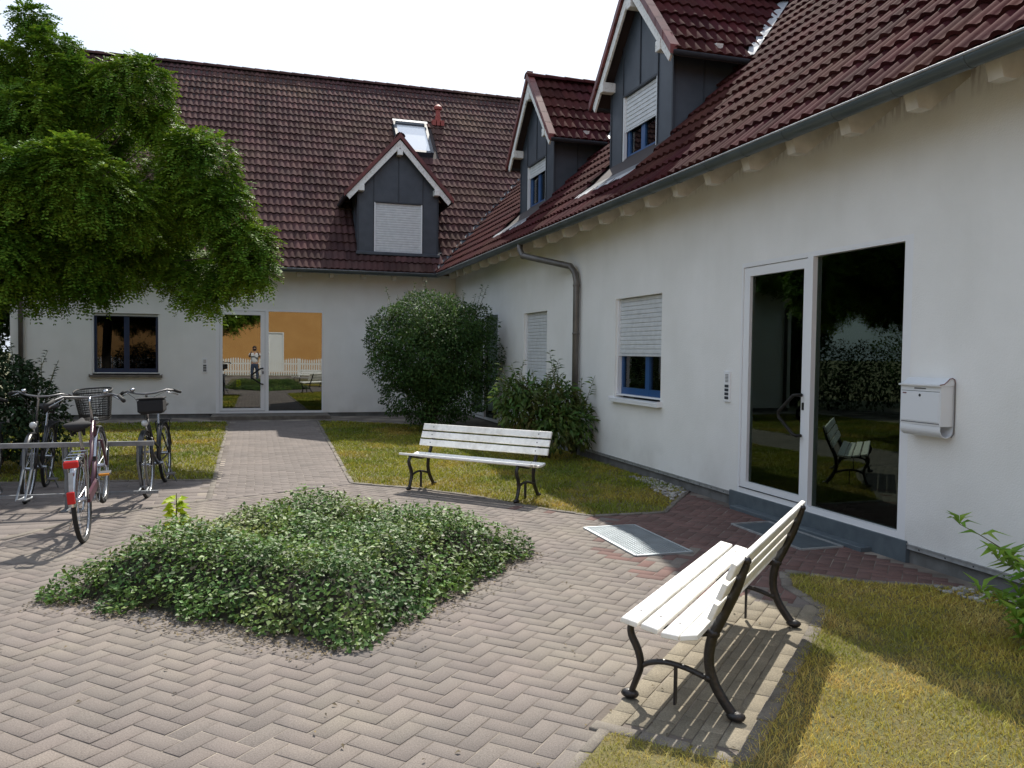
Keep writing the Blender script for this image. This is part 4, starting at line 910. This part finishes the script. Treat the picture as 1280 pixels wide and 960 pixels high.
    if basket:
        y0 = .93; m_ = MB(); bt, bh = basket; n = 14; zt = bar_z+.02+bt; 
        def ring(z, sx_, sy_): return [(sx_*c[0], y0+.15+sy_*c[1], z) for c in [(math.copysign(abs(math.cos(a))**.6, math.cos(a)), math.copysign(abs(math.sin(a))**.6, math.sin(a))) for a in [2*math.pi*k/32 for k in range(32)]]]
        for k in range(13):
            t = k/12; m_.tube(ring(zt-bh*t, .162-.035*t, .13-.03*t), .0025 if k else .007, 4, closed=True)
        r0 = ring(zt, .162, .13); r1 = ring(zt-bh, .127, .10)
        R0 = [Vector(p) for p in r0]; R1 = [Vector(p) for p in r1]
        for k in range(32):
            for q in (0, .5): a = R0[k].lerp(R0[(k+1) % 32], q); b = R1[k].lerp(R1[(k+1) % 32], q); m_.tube([a, b], .0020, 3, cap=False)
        m_.add([tuple(p) for p in R1], [tuple(range(32))])
        O('basket', m_, 'blackm')
    if bag:
        m_ = MB(); m_.M = Matrix.Translation((-.075, .9, bar_z-.23)); m_.box(-.13, .13, 0, .20, .02, .19, ch=.03); m_.box(-.135, .135, -.005, .205, .18, .195, ch=.005); O('basket', m_, 'bag')
    return root
def put(b, M4, label, group='bicycles parked in the rack'):
    b.matrix_basis = M4; tag(b, label, 'bicycle', group)
bk = bicycle('plum', basket=(.01, .27)); Mb = Matrix.Translation((-1.345, 7.545, 0)) @ Matrix.Rotation(R(1.5), 4, 'Z') @ Matrix.Rotation(R(7.5), 4, 'X') @ Matrix.Rotation(R(-4), 4, 'Y')
put(bk, Mb, 'plum ladies bicycle with wire basket and red rear lamp, its back wheel toward the camera')
bk = bicycle('bikeblk', bag=True, racklight=False, fend='bikeblk', bar_z=1.10)
put(bk, Matrix.Translation((-1.02, 10.66, 0)) @ Matrix.Rotation(R(176), 4, 'Z') @ Matrix.Rotation(R(3), 4, 'Y'), 'black bicycle facing the camera with box bag, at the right end of the rack')
bk = bicycle('bikeblk', racklight=False, fend='bikeblk', bar_z=1.08)
put(bk, Matrix.Translation((-2.30, 10.6, 0)) @ Matrix.Rotation(R(183), 4, 'Z') @ Matrix.Rotation(R(-4), 4, 'Y'), 'black bicycle with a round headlamp standing in front of the dark shrub')
bk = bicycle('bikeblk', racklight=False, fend='bikeblk', bar_z=1.05)
put(bk, Matrix.Translation((-2.85, 10.5, 0)) @ Matrix.Rotation(R(178), 4, 'Z') @ Matrix.Rotation(R(-3), 4, 'Y'), 'dark bicycle half out of the picture at the left edge')

# ================================================================== PLANTS
def rdir(n): return norm(rng.normal(size=(n, 3)))
# ground cover bed
m_ = MB(); m_.prism([(p[0], p[1]) for p in bed], -.03, .02); 
P = []
bedc = np.mean(bed, 0)
def bed_h(P): 
    d = pdist(bed, P)*np.where(inside(bed, P), 1, -1); h = .31*np.clip((d+.12)/.46, 0, 1)**.65
    return h*(1+.16*np.sin(P[:, 0]*3.1+.5)*np.cos(P[:, 1]*2.7)+.10*np.sin(P[:, 0]*7+P[:, 1]*6)), d
gx, gy = np.meshgrid(np.linspace(-1.6, 2.5, 83), np.linspace(4.1, 8.1, 81), indexing='ij'); GP = np.stack([gx.ravel(), gy.ravel()], 1); hh, dd = bed_h(GP)
vv = np.column_stack([GP, np.where(dd > -.02, hh*.74*np.clip((dd+.02)/.22, 0, 1)-.012, -.03)]); idx = np.arange(83*81).reshape(83, 81)
ff_ = np.stack([idx[:-1, :-1], idx[1:, :-1], idx[1:, 1:], idx[:-1, 1:]], -1).reshape(-1, 4); npobj('planting_bed', vv, ff_, 'mould', kind='structure')
def spread(n):
    a = rng.uniform(-1.7, 2.6, n); b = rng.uniform(4.0, 8.2, n); P = np.stack([a, b], 1); h, d = bed_h(P)
    e = .10+.12*np.sin(P[:, 0]*9)*np.sin(P[:, 1]*8); ok = d > -e; ok &= (d > 0) | (rng.random(n) < .75); return P[ok], np.maximum(h[ok], .02), d[ok]
Pb, hb_, db = spread(95000); n = len(Pb)
z = hb_*rng.uniform(.62, 1.14, n)+rng.uniform(-.02, .04, n); z = np.where(db < .22, np.maximum(hb_, .05)*rng.uniform(.08, 1.15, n), z); z = np.maximum(z, .012)
cen = np.column_stack([Pb, z]); out = np.column_stack([(Pb-bedc), np.zeros(n)]); out = norm(out)
w_ = np.clip(1-db/.35, 0, 1)[:, None]
d_ = rdir(n)*np.array([1, 1, .45])+out*w_*.6+np.array([0, 0, .12]); nn = rdir(n)*.55+np.array([0, 0, 1.0])+out*w_*.8
leaf_obj('ground_cover', cen, d_, nn, rng.uniform(.020, .052, n), rng.uniform(.014, .032, n), 'cover', fold=.12, bend=.12, label='dense glossy ground cover filling the diamond bed in the courtyard', cat='ground cover', kind='stuff')
# dark litter round the bed
n = 1500; a = rng.uniform(0, 1, n); k = rng.integers(0, 3, n); bp = np.array(bed); p = bp[k]*(1-a[:, None])+bp[(k+1) % 3+0]*a[:, None] if False else bp[k % 2]*(1-a[:, None])+bp[k % 2+1]*a[:, None]
LB2 = rng.uniform([-2, 2.2], [3.4, 10], (260, 2))
nrm = np.where((k % 2 == 0)[:, None], np.array([[-.63, -.78]]), np.array([[.73, -.68]])); p = p+nrm*np.abs(rng.normal(.10, .10, n))[:, None]
p = np.concatenate([p, LB2]); n = len(p)
leaf_obj('fallen_leaves', np.column_stack([p, np.full(n, .006)+rng.uniform(0, .01, n)]), rdir(n)*np.array([1, 1, .1]), rdir(n)*.25+np.array([0, 0, 1]), rng.uniform(.012, .035, n), rng.uniform(.008, .018, n), mat('dead_leaf', (.06, .045, .025), .9, isl=.6, c2=(.12, .09, .045), nscale=9), label='dry leaf litter scattered along the bed edge and over the paving', cat='leaf litter', kind='stuff')

def blob_leaves(blobs, per_m2, L, Wd, droop=.3, shell=.35, up=.5):
    C = []; D = []; Nn = []
    for (x, y, z, rx, ry, rz) in blobs:
        n = int(per_m2*4*math.pi*((rx*ry)**1.6/3*1+(rx*rz)**1.6/3+(ry*rz)**1.6/3)**(1/1.6)) if False else int(per_m2*4*math.pi*(rx*ry*rz)**(2/3))
        u = rdir(n); rad = (1-shell*np.abs(rng.normal(0, .6, n)))*(1+.15*np.sin(u[:, 0]*7+x)*np.sin(u[:, 2]*6+y))
        rad = np.clip(rad, .2, 1.12)
        p = np.column_stack([x+u[:, 0]*rx*rad, y+u[:, 1]*ry*rad, z+u[:, 2]*rz*rad]); C.append(p)
        D.append(norm(u*.9+rdir(n)*.7+np.array([0, 0, -droop]))); Nn.append(norm(u*.5+rdir(n)*.5+np.array([0, 0, up])))
    return np.concatenate(C), np.concatenate(D), np.concatenate(Nn)
def stems(parent, base, tops, r, m='bark', name='stem', taper=.3, wob=.05):
    m_ = MB()
    for t in tops:
        a = Vector(base)+Vector((random.uniform(-.06, .06), random.uniform(-.06, .06), 0)); b = Vector(t); pts = []
        for i in range(7):
            q = i/6; p = a.lerp(b, q); p += Vector((random.uniform(-wob, wob), random.uniform(-wob, wob), 0))*math.sin(q*math.pi); p.z += .12*math.sin(q*math.pi)*(b-a).length*.3; pts.append(p)
        m_.tube(pts, [r*(1-(1-taper)*i/6) for i in range(7)], 6)
    return obj(name, m_, m, parent, smooth=True)
# locust tree: clumps of feathery leaves
f_ = 1023.94
def at(u, v, Y):
    d = F+R2*((u-640)/f_)-U2*((v-480)/f_); t = Y/d.y; return Vector((d.x*t, Y, H+d.z*t)), t
TB = [(42, 26, 20, 12.2), (62, 72, 36, 12.0), (95, 95, 24, 11.8), (4, 85, 34, 12.3), (167, 110, 44, 11.6), (110, 128, 32, 11.7), (38, 148, 46, 11.5), (200, 158, 22, 11.7),
      (100, 232, 62, 10.6), (40, 232, 56, 10.5), (158, 262, 44, 10.7), (-25, 225, 60, 10.8), (250, 205, 46, 11.2), (272, 258, 42, 11.0), (232, 265, 34, 11.3), (308, 312, 34, 10.9), (290, 345, 24, 11.1), (322, 338, 20, 11.0),
      (240, 352, 28, 11.3), (262, 372, 18, 11.2), (205, 322, 30, 11.6), (155, 325, 38, 11.3), (95, 315, 52, 10.9), (20, 312, 56, 10.9), (55, 352, 34, 11.2), (118, 352, 28, 11.3), (-30, 350, 44, 11.2),
      (30, 190, 44, 12.9), (110, 185, 44, 12.9), (180, 205, 40, 12.9), (210, 235, 38, 12.8), (190, 290, 42, 12.9), (100, 270, 60, 12.9), (20, 270, 60, 13.1), (250, 300, 36, 12.6), (60, 120, 40, 13.1), (0, 130, 40, 13.2), (130, 150, 36, 12.9),
      (-90, 300, 80, 12.0), (-100, 190, 80, 12.4), (-60, 70, 56, 12.8), (-110, 70, 60, 13.6)]
tree = empty('locust_tree', (-4.1, 14.8, 0), label='bright green globe-headed locust tree with drooping feathery foliage at the left', cat='tree')
cl = []
for (u, v, r_, Y) in TB:
    Y *= 1.2; p, t = at(u, v, Y); rr = r_/f_*t; jy = random.uniform(-.2, .2); kx = (Y+jy)/Y; p = Vector((p.x*kx, p.y+jy, H+(p.z-H)*kx)); cl.append((p.x, p.y, p.z, rr*.86, rr*.86, rr*.84))
    if Y < 15:
        for _ in range(6):
            a = random.uniform(0, 6.28); e = random.uniform(-.2, 1.2); q = random.uniform(.30, .42); cl.append((p.x+rr*.62*math.cos(a)*math.cos(e), p.y+rr*.62*math.sin(a)*math.cos(e), p.z+rr*.62*math.sin(e), rr*q, rr*q, rr*q))
tops = [(c[0], c[1], c[2]-.1) for c in cl if c[3] > .22]
m_ = MB(); m_.tube([(-4.1, 14.8, -.02), (-4.08, 14.8, .6), (-4.11, 14.78, 1.4), (-4.07, 14.8, 2.1), (-4.05, 14.8, 2.9)], [.17, .13, .12, .12, .10], 12); obj('trunk', m_, 'bark', tree, smooth=True)
stems(tree, (-4.05, 14.8, 2.3), tops, .03, name='limb', taper=.2, wob=.12)
# pinnate leaves: rachis direction + leaflets
Vs, Fs, n0 = [], [], 0
C, D, Nn = blob_leaves(cl, 190, .2, .1, droop=.30, shell=.13, up=1.5); nL = len(C)
D = norm(D*np.array([1, 1, .6])+np.array([0, 0, -.10])); S = norm(np.cross(D, Nn)); Nr = np.cross(S, D); LR = rng.uniform(.13, .26, nL)
LC, LD, LN = [], [], []
K = 7
for j in range(K):
    t = (j+1)/K; base = C+D*(LR*t)[:, None]-np.array([0, 0, 1])*(LR*.35*t*t)[:, None]
    for s in (-1, 1):
        LC.append(base); LD.append(norm(S*s+D*.45+rng.normal(0, .15, (nL, 3))-Nr*.15)); LN.append(norm(Nr+rng.normal(0, .16, (nL, 3))))
LC = np.concatenate(LC); LD = np.concatenate(LD); LN = np.concatenate(LN); n = len(LC)
S2 = norm(np.cross(LD, LN)); LL = rng.uniform(.042, .068, n)[:, None]; WW = LL*.52
v = np.stack([LC, LC+LD*LL*.5+S2*WW*.5, LC+LD*LL, LC+LD*LL*.5-S2*WW*.5], 1).reshape(-1, 3); f = np.arange(n*4).reshape(n, 4)
npobj('crown', v, f, 'tree', tree)
print('tree leaflets', n)

def shrub(name, base, blobs, per, L, Wd, m, label, cat, nst=8, droop=.2, sprigs=0, sr=.018, shell=.35):
    o = empty(name, base, label=label, cat=cat)
    C, D, Nn = blob_leaves(blobs, per, L, Wd, droop=droop, shell=shell)
    if sprigs:
        m_ = MB(); SC = []; SD = []
        for i in range(sprigs):
            b = random.choice(blobs); a = random.uniform(0, 6.28); e = random.uniform(.55, 1.45)
            p = Vector((b[0]+b[3]*math.cos(a)*math.cos(e)*.85, b[1]+b[4]*math.sin(a)*math.cos(e)*.85, b[2]+b[5]*math.sin(e)*.9)); l = random.uniform(.15, .5)
            q = p+Vector((math.cos(a)*.35*l, math.sin(a)*.35*l, l)); m_.tube([Vector((b[0], b[1], b[2])), p, p.lerp(q, .5)+Vector((0, 0, .01)), q], [.007, .006, .004, .002], 4)
            for k in range(int(l/.035)): SC.append(tuple(p.lerp(q, (k+.5)/(l/.035)))); aa = random.uniform(0, 6.28); SD.append((math.cos(aa), math.sin(aa), .4))
        obj('twig', m_, 'stem', o) if len(m_.v) else None; SC = np.array(SC); SD = np.array(SD); C = np.concatenate([C, SC]); D = np.concatenate([D, norm(SD)]); Nn = np.concatenate([Nn, norm(rng.normal(0, .3, SC.shape)+np.array([0, 0, 1.]))])
    n = len(C); ok = C[:, 2] > .02; ok &= ~((C[:, 0] > XW-.02) & (C[:, 1] < YW)); C, D, Nn = C[ok], D[ok], Nn[ok]; n = len(C)
    leaf_obj('foliage', C, D, Nn, rng.uniform(.7, 1.25, n)*L, rng.uniform(.7, 1.25, n)*Wd, m, o)
    stems(o, base, [(b[0], b[1], b[2]) for b in blobs]+[(b[0]+random.uniform(-.3, .3)*b[3], b[1]+random.uniform(-.3, .3)*b[4], b[2]) for b in random.choices(blobs, k=nst)], sr)
    return o
bl = [(4.15, 16.1, 1.45, .72, .7, .75), (4.05, 16.0, 2.1, .62, .6, .5), (3.9, 15.9, .75, .62, .6, .5), (2.9, 16.2, .7, .55, .5, .42), (3.4, 15.9, .5, .7, .5, .4), (3.35, 16.6, 1.75, 1.22, 1.1, 1.0), (2.95, 16.3, 1.35, .85, .8, .62), (3.7, 16.4, 1.3, .85, .8, .66), (3.3, 16.5, 2.25, .80, .75, .60), (3.85, 16.8, 2.05, .75, .8, .70), (2.75, 16.7, 1.95, .65, .7, .60), (3.45, 15.9, 1.6, .95, .7, .8), (3.4, 16.2, .95, .7, .6, .42)]
shrub('round_bush', (3.4, 16.5, 0), bl, 520, .062, .034, 'bush', 'big round dark green bush in the inner corner of the house', 'bush', sprigs=46, nst=12, sr=.022)
bl = [(3.62, 11.75, 1.05, .24, .25, .30), (4.05, 11.65, .85, .50, .42, .42), (3.75, 11.7, .78, .30, .32, .40), (4.45, 11.5, .75, .36, .36, .45), (4.25, 11.4, .55, .42, .4, .38), (4.62, 11.35, .60, .22, .3, .45), (3.85, 11.6, 1.12, .26, .3, .22), (4.35, 11.6, 1.1, .34, .3, .22)]; bl = [(b[0], b[1], b[2]*.92, b[3]*.95, b[4], b[5]*.9) for b in bl]
shrub('cherry_laurel', (4.2, 11.6, 0), bl, 360, .115, .042, 'shrub', 'loose green shrub with reddish tips at the foot of the downpipe', 'shrub', sprigs=22, droop=.45, nst=6, sr=.012, shell=.5)
bl = [(-3.35, 11.55, .9, .75, .6, .75), (-2.85, 11.7, .75, .5, .5, .6), (-3.7, 11.8, 1.15, .7, .6, .6), (-2.6, 11.8, .6, .35, .4, .5), (-3.0, 11.6, 1.2, .42, .4, .32), (-3.9, 11.4, .8, .7, .6, .7)]
shrub('dark_shrub', (-3.2, 11.7, 0), bl, 520, .06, .038, 'shrubd', 'dark shaded shrub behind the bicycles at the left edge', 'shrub', sprigs=26, nst=8, sr=.015)
# lime sapling in the bed
sp = empty('sapling', (-.61, 7.06, .2), label='small lime yellow sapling poking out of the back of the bed', cat='sapling')
m_ = MB(); m_.tube([(-.61, 7.06, .1), (-.60, 7.06, .3), (-.60, 7.05, .44)], [.008, .006, .003], 6); obj('stem', m_, 'stem', sp)
n = 70; zz = rng.uniform(.14, .40, n); a = rng.uniform(0, 6.28, n); leaf_obj('foliage', np.column_stack([-.60+.02*np.cos(a), 7.06+.02*np.sin(a), zz]), np.column_stack([np.cos(a), np.sin(a), rng.uniform(-.1, .5, n)]), np.column_stack([rng.normal(0, .2, n), -.6+rng.normal(0, .2, n), np.full(n, 1.)]), rng.uniform(.06, .10, n), rng.uniform(.04, .065, n), 'lime', sp)
# young shrub at the right edge: long pointed leaves on arching shoots
el = empty('young_shrub', (4.35, 3.15, 0), label='young shrub with long pointed bright leaves at the right edge of the picture', cat='shrub')
m_ = MB(); SC, SD, SN = [], [], []
EX = [(at(u+22, v, Y)[0]) for (u, v, Y) in ((1243, 702, 3.45), (1262, 716, 3.3), (1252, 742, 3.45), (1245, 765, 3.4), (1236, 752, 3.5), (1262, 775, 3.3), (1252, 800, 3.35), (1275, 745, 3.3), (1278, 800, 3.2), (1268, 730, 3.6))]
for i, (dx, dy, h) in enumerate([(p.x-4.35, p.y-3.15, p.z) for p in EX]+[(-.50, .46, .66), (-.42, .30, .50), (-.50, .40, .30), (-.30, .40, .44), (-.2, .2, .8), (.1, .3, .8), (-.35, .1, .55), (.05, .0, .9), (-.3, -.1, .6), (.2, .1, .6), (-.1, -.3, .6), (-.44, .22, .18)]):
    p0 = Vector((4.35+random.uniform(-.05, .05), 3.15+random.uniform(-.05, .05), 0)); p2 = p0+Vector((dx, dy, h)); p1 = p0+Vector((dx*.35, dy*.35, h*.7)); pts = []
    for k in range(9): t = k/8; pts.append(p0*(1-t)**2+p1*2*t*(1-t)+p2*t*t)
    m_.tube(pts, [.009-.007*k/8 for k in range(9)], 6)
    for k in range(1, 9):
        for s in (0, 1, .5): a = k*1.3+s*math.pi+random.uniform(-.3, .3); SC.append(tuple(pts[k])); SD.append((math.cos(a), math.sin(a), .35 if k > 6 else .05)); SN.append((random.uniform(-.2, .2), random.uniform(-.4, .1), 1))
    for s in range(4): a = s*1.6; SC.append(tuple(pts[8])); SD.append((math.cos(a)*.6, math.sin(a)*.6, .8)); SN.append((math.cos(a+3.1), math.sin(a+3.1), .6))
obj('shoots', m_, 'stem', el, smooth=True); n = len(SC); leaf_obj('foliage', np.array(SC), np.array(SD), norm(np.array(SN)), rng.uniform(.10, .17, n), rng.uniform(.030, .046, n), 'elder', el, bend=.35)

# ================================================================== SURROUNDINGS (left, behind; also what the glass reflects)
def faraway(name, base, blobs, per, L, label, cat='tree', trunk=True):
    o = empty(name, base, label=label, cat=cat); C, D, Nn = blob_leaves(blobs, per, L, L*.6, droop=.2, shell=.5); n = len(C)
    leaf_obj('crown', C, D, Nn, rng.uniform(.7, 1.3, n)*L, rng.uniform(.7, 1.3, n)*L*.55, 'far', o)
    if trunk: m_ = MB(); m_.tube([(base[0], base[1], -.05), (base[0]+.05, base[1], 2), (base[0], base[1]+.05, 4.5)], [.25, .18, .1], 10); obj('trunk', m_, 'bark', o, smooth=True)
def rb(x, y, z, n, s, r): return [(x+random.gauss(0, s), y+random.gauss(0, s), z+random.gauss(0, s*.7), r*random.uniform(.7, 1.2), r*random.uniform(.7, 1.2), r*random.uniform(.6, 1)) for _ in range(n)]
faraway('broadleaf_tree', (-10.5, 27, 0), rb(-10.5, 27, 4.2, 10, 1.3, 1.5), 90, .16, 'green tree beyond the left end of the house')
faraway('broadleaf_tree', (-13, 16, 0), rb(-13, 16, 4.6, 12, 1.5, 1.6), 60, .18, 'broad tree left of the courtyard, out of the picture')
faraway('broadleaf_tree', (-9.5, 8.5, 0), rb(-9.5, 8.5, 4.0, 10, 1.3, 1.4), 70, .16, 'leafy tree left of the bicycle rack, out of the picture')
faraway('broadleaf_tree', (-7.4, 23.5, 0), rb(-6.7, 23.3, 2.5, 16, .5, .95), 160, .12, 'low leafy tree just beyond the left corner of the house')
for (x_, y_, lb) in ((-17, 7, 'tall dense tree far to the left beside the yard entrance'), (-19, 14, 'tall dense tree far to the left in the middle of the tree row'), (-16.5, 21, 'tall dense tree far left beyond the hedge corner')):
    faraway('broadleaf_tree', (x_, y_, 0), rb(x_, y_, 4.2, 14, 1.7, 2.1), 42, .26, lb)
hb2 = [(-7.3+random.uniform(-.3, .3), 22.5-.9*k, 1.1+random.uniform(-.2, .3), .8, .8, 1.1) for k in range(24)]
faraway('hedge', (-7.3, 12, 0), hb2, 130, .09, 'tall dark hedge along the left side of the yard', 'hedge', False)
oh = empty('neighbour_house', (0, -17, 0), label='orange rendered house across the yard, seen in the door glass', cat='house')
fo = lambda a, z, d=0: (a, -17-d, z)
m_ = MB(); hol = [(-4.6, -3.4, .1, 2.3), (.85, 1.9, .1, 2.8), (6.5, 7.7, 1.0, 2.2)]; cells(m_, -13, 14, 0, 6.2, hol, fo, .15); m_.quad((-13, -17, 0), (-13, -17, 6.2), (-13, -26, 6.2), (-13, -26, 0)); m_.quad((14, -17, 0), (14, -26, 0), (14, -26, 6.2), (14, -17, 6.2)); obj('wall', m_, 'orange', oh)
m_ = MB(); m_.add([(-13.5, -16.3, 6.0), (14.5, -16.3, 6.0), (14.5, -21.5, 10), (-13.5, -21.5, 10), (-13.5, -26.7, 6.0), (14.5, -26.7, 6.0)], [(0, 1, 2, 3), (3, 2, 5, 4), (0, 3, 4), (1, 5, 2)]); obj('roof', m_, 'verge', oh)
for (a, b, z0, z1) in hol:
    m_ = MB(); bx = place(fo); bx(m_, a, a+.08, z0, z1, 0, .1); bx(m_, b-.08, b, z0, z1, 0, .1); bx(m_, a+.08, b-.08, z1-.08, z1, 0, .1); bx(m_, a+.08, b-.08, z0, z0+.08, 0, .1); w_o = obj('door' if z0 < .5 else 'window', m_, 'white', oh)
    m_ = MB(); bx(m_, a+.08, b-.08, z0+.08, z1-.08, .05, .06); obj('panel' if z0 < .5 else 'pane', m_, 'white' if z0 < .5 else 'glassw', w_o)
fe = empty('picket_fence', (0, -9.5, 0), label='white picket fence in front of the orange house, seen in the door glass', cat='fence')
m_ = MB()
for k in range(150): x = -10+k*.135; m_.prism([(x, -9.5), (x+.085, -9.5), (x+.085, -9.48), (x, -9.48)], .1, 1.0+.05*math.sin(k*.5)); m_.add([(x, -9.5, 1.0+.05*math.sin(k*.5)), (x+.085, -9.5, 1.0+.05*math.sin(k*.5)), (x+.0425, -9.5, 1.12+.05*math.sin(k*.5))], [(0, 1, 2)])
obj('pickets', m_, 'fence', fe); m_ = MB(); m_.box(-10, 10.2, -9.52, -9.5, .3, .38); m_.box(-10, 10.2, -9.52, -9.5, .75, .83); obj('rails', m_, 'fence', fe)
m_ = MB()
for k in range(9): x = -10+k*2.5; m_.box(x, x+.09, -9.61, -9.52, -.05, 1.1)
obj('posts', m_, 'fence', fe)

# ------------------------------------------------------------------ the photographer, seen only mirrored in the far door
def skin(name, pts, edges, rad, m, parent, sub=2):
    me = bpy.data.meshes.new(name); me.from_pydata(pts, edges, []); o = bpy.data.objects.new(name, me); col.objects.link(o)
    sk = o.modifiers.new('skin', 'SKIN'); ss = o.modifiers.new('sub', 'SUBSURF'); ss.levels = sub; ss.render_levels = sub
    lay = me.skin_vertices[0].data if me.skin_vertices else None
    if lay is None: 
        bpy.context.view_layer.objects.active = o; o.select_set(True); bpy.ops.mesh.customdata_skin_add(); lay = me.skin_vertices[0].data
    for i, r in enumerate(rad): lay[i].radius = r if isinstance(r, tuple) else (r, r)
    lay[0].use_root = True
    dg = bpy.context.evaluated_depsgraph_get(); ev = o.evaluated_get(dg); nm = bpy.data.meshes.new_from_object(ev); bpy.data.objects.remove(o)
    nm.materials.clear(); out = link_mesh(name, nm, M[m], parent, True); return out
pe = empty('person', (0, -.42, 0), label='photographer in a white T-shirt and jeans holding up a phone, mirrored in the far door', cat='person')
pts = [(0, 0, .95), (0, 0, 1.12), (0, 0, 1.32), (0, .0, 1.44), (0, .01, 1.52), (0, .02, 1.60), (0, .03, 1.68), (0, .02, 1.745),
       (-.18, 0, 1.39), (-.24, .14, 1.25), (-.17, .30, 1.44), (-.12, .345, 1.545), (.18, 0, 1.39), (.24, .14, 1.25), (.17, .30, 1.44), (.12, .345, 1.545),
       (-.10, 0, .88), (-.12, .01, .50), (-.13, -.02, .10), (-.14, .12, .03), (.10, 0, .88), (.12, .01, .50), (.13, -.02, .10), (.14, .12, .03)]
ed = [(0, 1), (1, 2), (2, 3), (3, 4), (4, 5), (5, 6), (6, 7), (2, 8), (8, 9), (9, 10), (10, 11), (2, 12), (12, 13), (13, 14), (14, 15), (0, 16), (16, 17), (17, 18), (18, 19), (0, 20), (20, 21), (21, 22), (22, 23)]
rad = [(.15, .10), (.15, .10), (.16, .10), (.07, .07), .055, (.07, .085), (.08, .095), .05, .06, .042, .034, .028, .06, .042, .034, .028, .085, .058, .04, .035, .085, .058, .04, .035]
skin('body', pts, ed, rad, 'skin', pe)
skin('shirt', [(0, 0, .92), (0, 0, 1.12), (0, 0, 1.34), (0, 0, 1.43), (-.19, 0, 1.385), (-.235, .10, 1.29), (.19, 0, 1.385), (.235, .10, 1.29)], [(0, 1), (1, 2), (2, 3), (2, 4), (4, 5), (2, 6), (6, 7)], [(.18, .125), (.175, .12), (.18, .12), (.075, .075), .08, .065, .08, .065], 'shirt', pe)
skin('trousers', [(0, 0, .98), (0, 0, .88), (-.10, 0, .82), (-.12, .01, .50), (-.13, -.02, .12), (.10, 0, .82), (.12, .01, .50), (.13, -.02, .12)], [(0, 1), (1, 2), (2, 3), (3, 4), (1, 5), (5, 6), (6, 7)], [(.165, .115), (.15, .11), .10, .075, .06, .10, .075, .06], 'jeans', pe)
m_ = MB(); m_.ball((0, -.42+.0, 1.69), .115, (.85, .92, .85), 14, 10); obj('hair', m_, 'hair', pe, smooth=True)
for s in (-1, 1):
    for k in range(4):
        m_ = MB(); x = s*.105; z = 1.575+k*.017; y = -.42+.345
        m_.tube([(x, y-.01, z-.01), (x-s*.005, y+.03, z), (x-s*.022, y+.042, z+.002), (x-s*.035, y+.035, z+.002)], [.009, .009, .008, .006], 6); obj('finger', m_, 'skin', pe, smooth=True)
    m_ = MB(); m_.tube([(s*.105, -.09, 1.56), (s*.085, -.085, 1.58), (s*.06, -.088, 1.59)], [.011, .010, .008], 6); obj('thumb', m_, 'skin', pe, smooth=True)
    m_ = MB(); m_.box(s*.14-.045, s*.14+.045, -.47, -.24, -.0, .07, ch=.02); obj('shoe', m_, 'hair', pe)
ph = MB(); ph.box(-.078, .078, -.062, -.054, 1.555, 1.635, ch=.003); obj('phone', ph, 'blackm', label='dark phone held by the photographer', cat='phone')
print('objects', len(bpy.data.objects), 'tris', sum(len(o.data.polygons) for o in bpy.data.objects if o.type == 'MESH'))
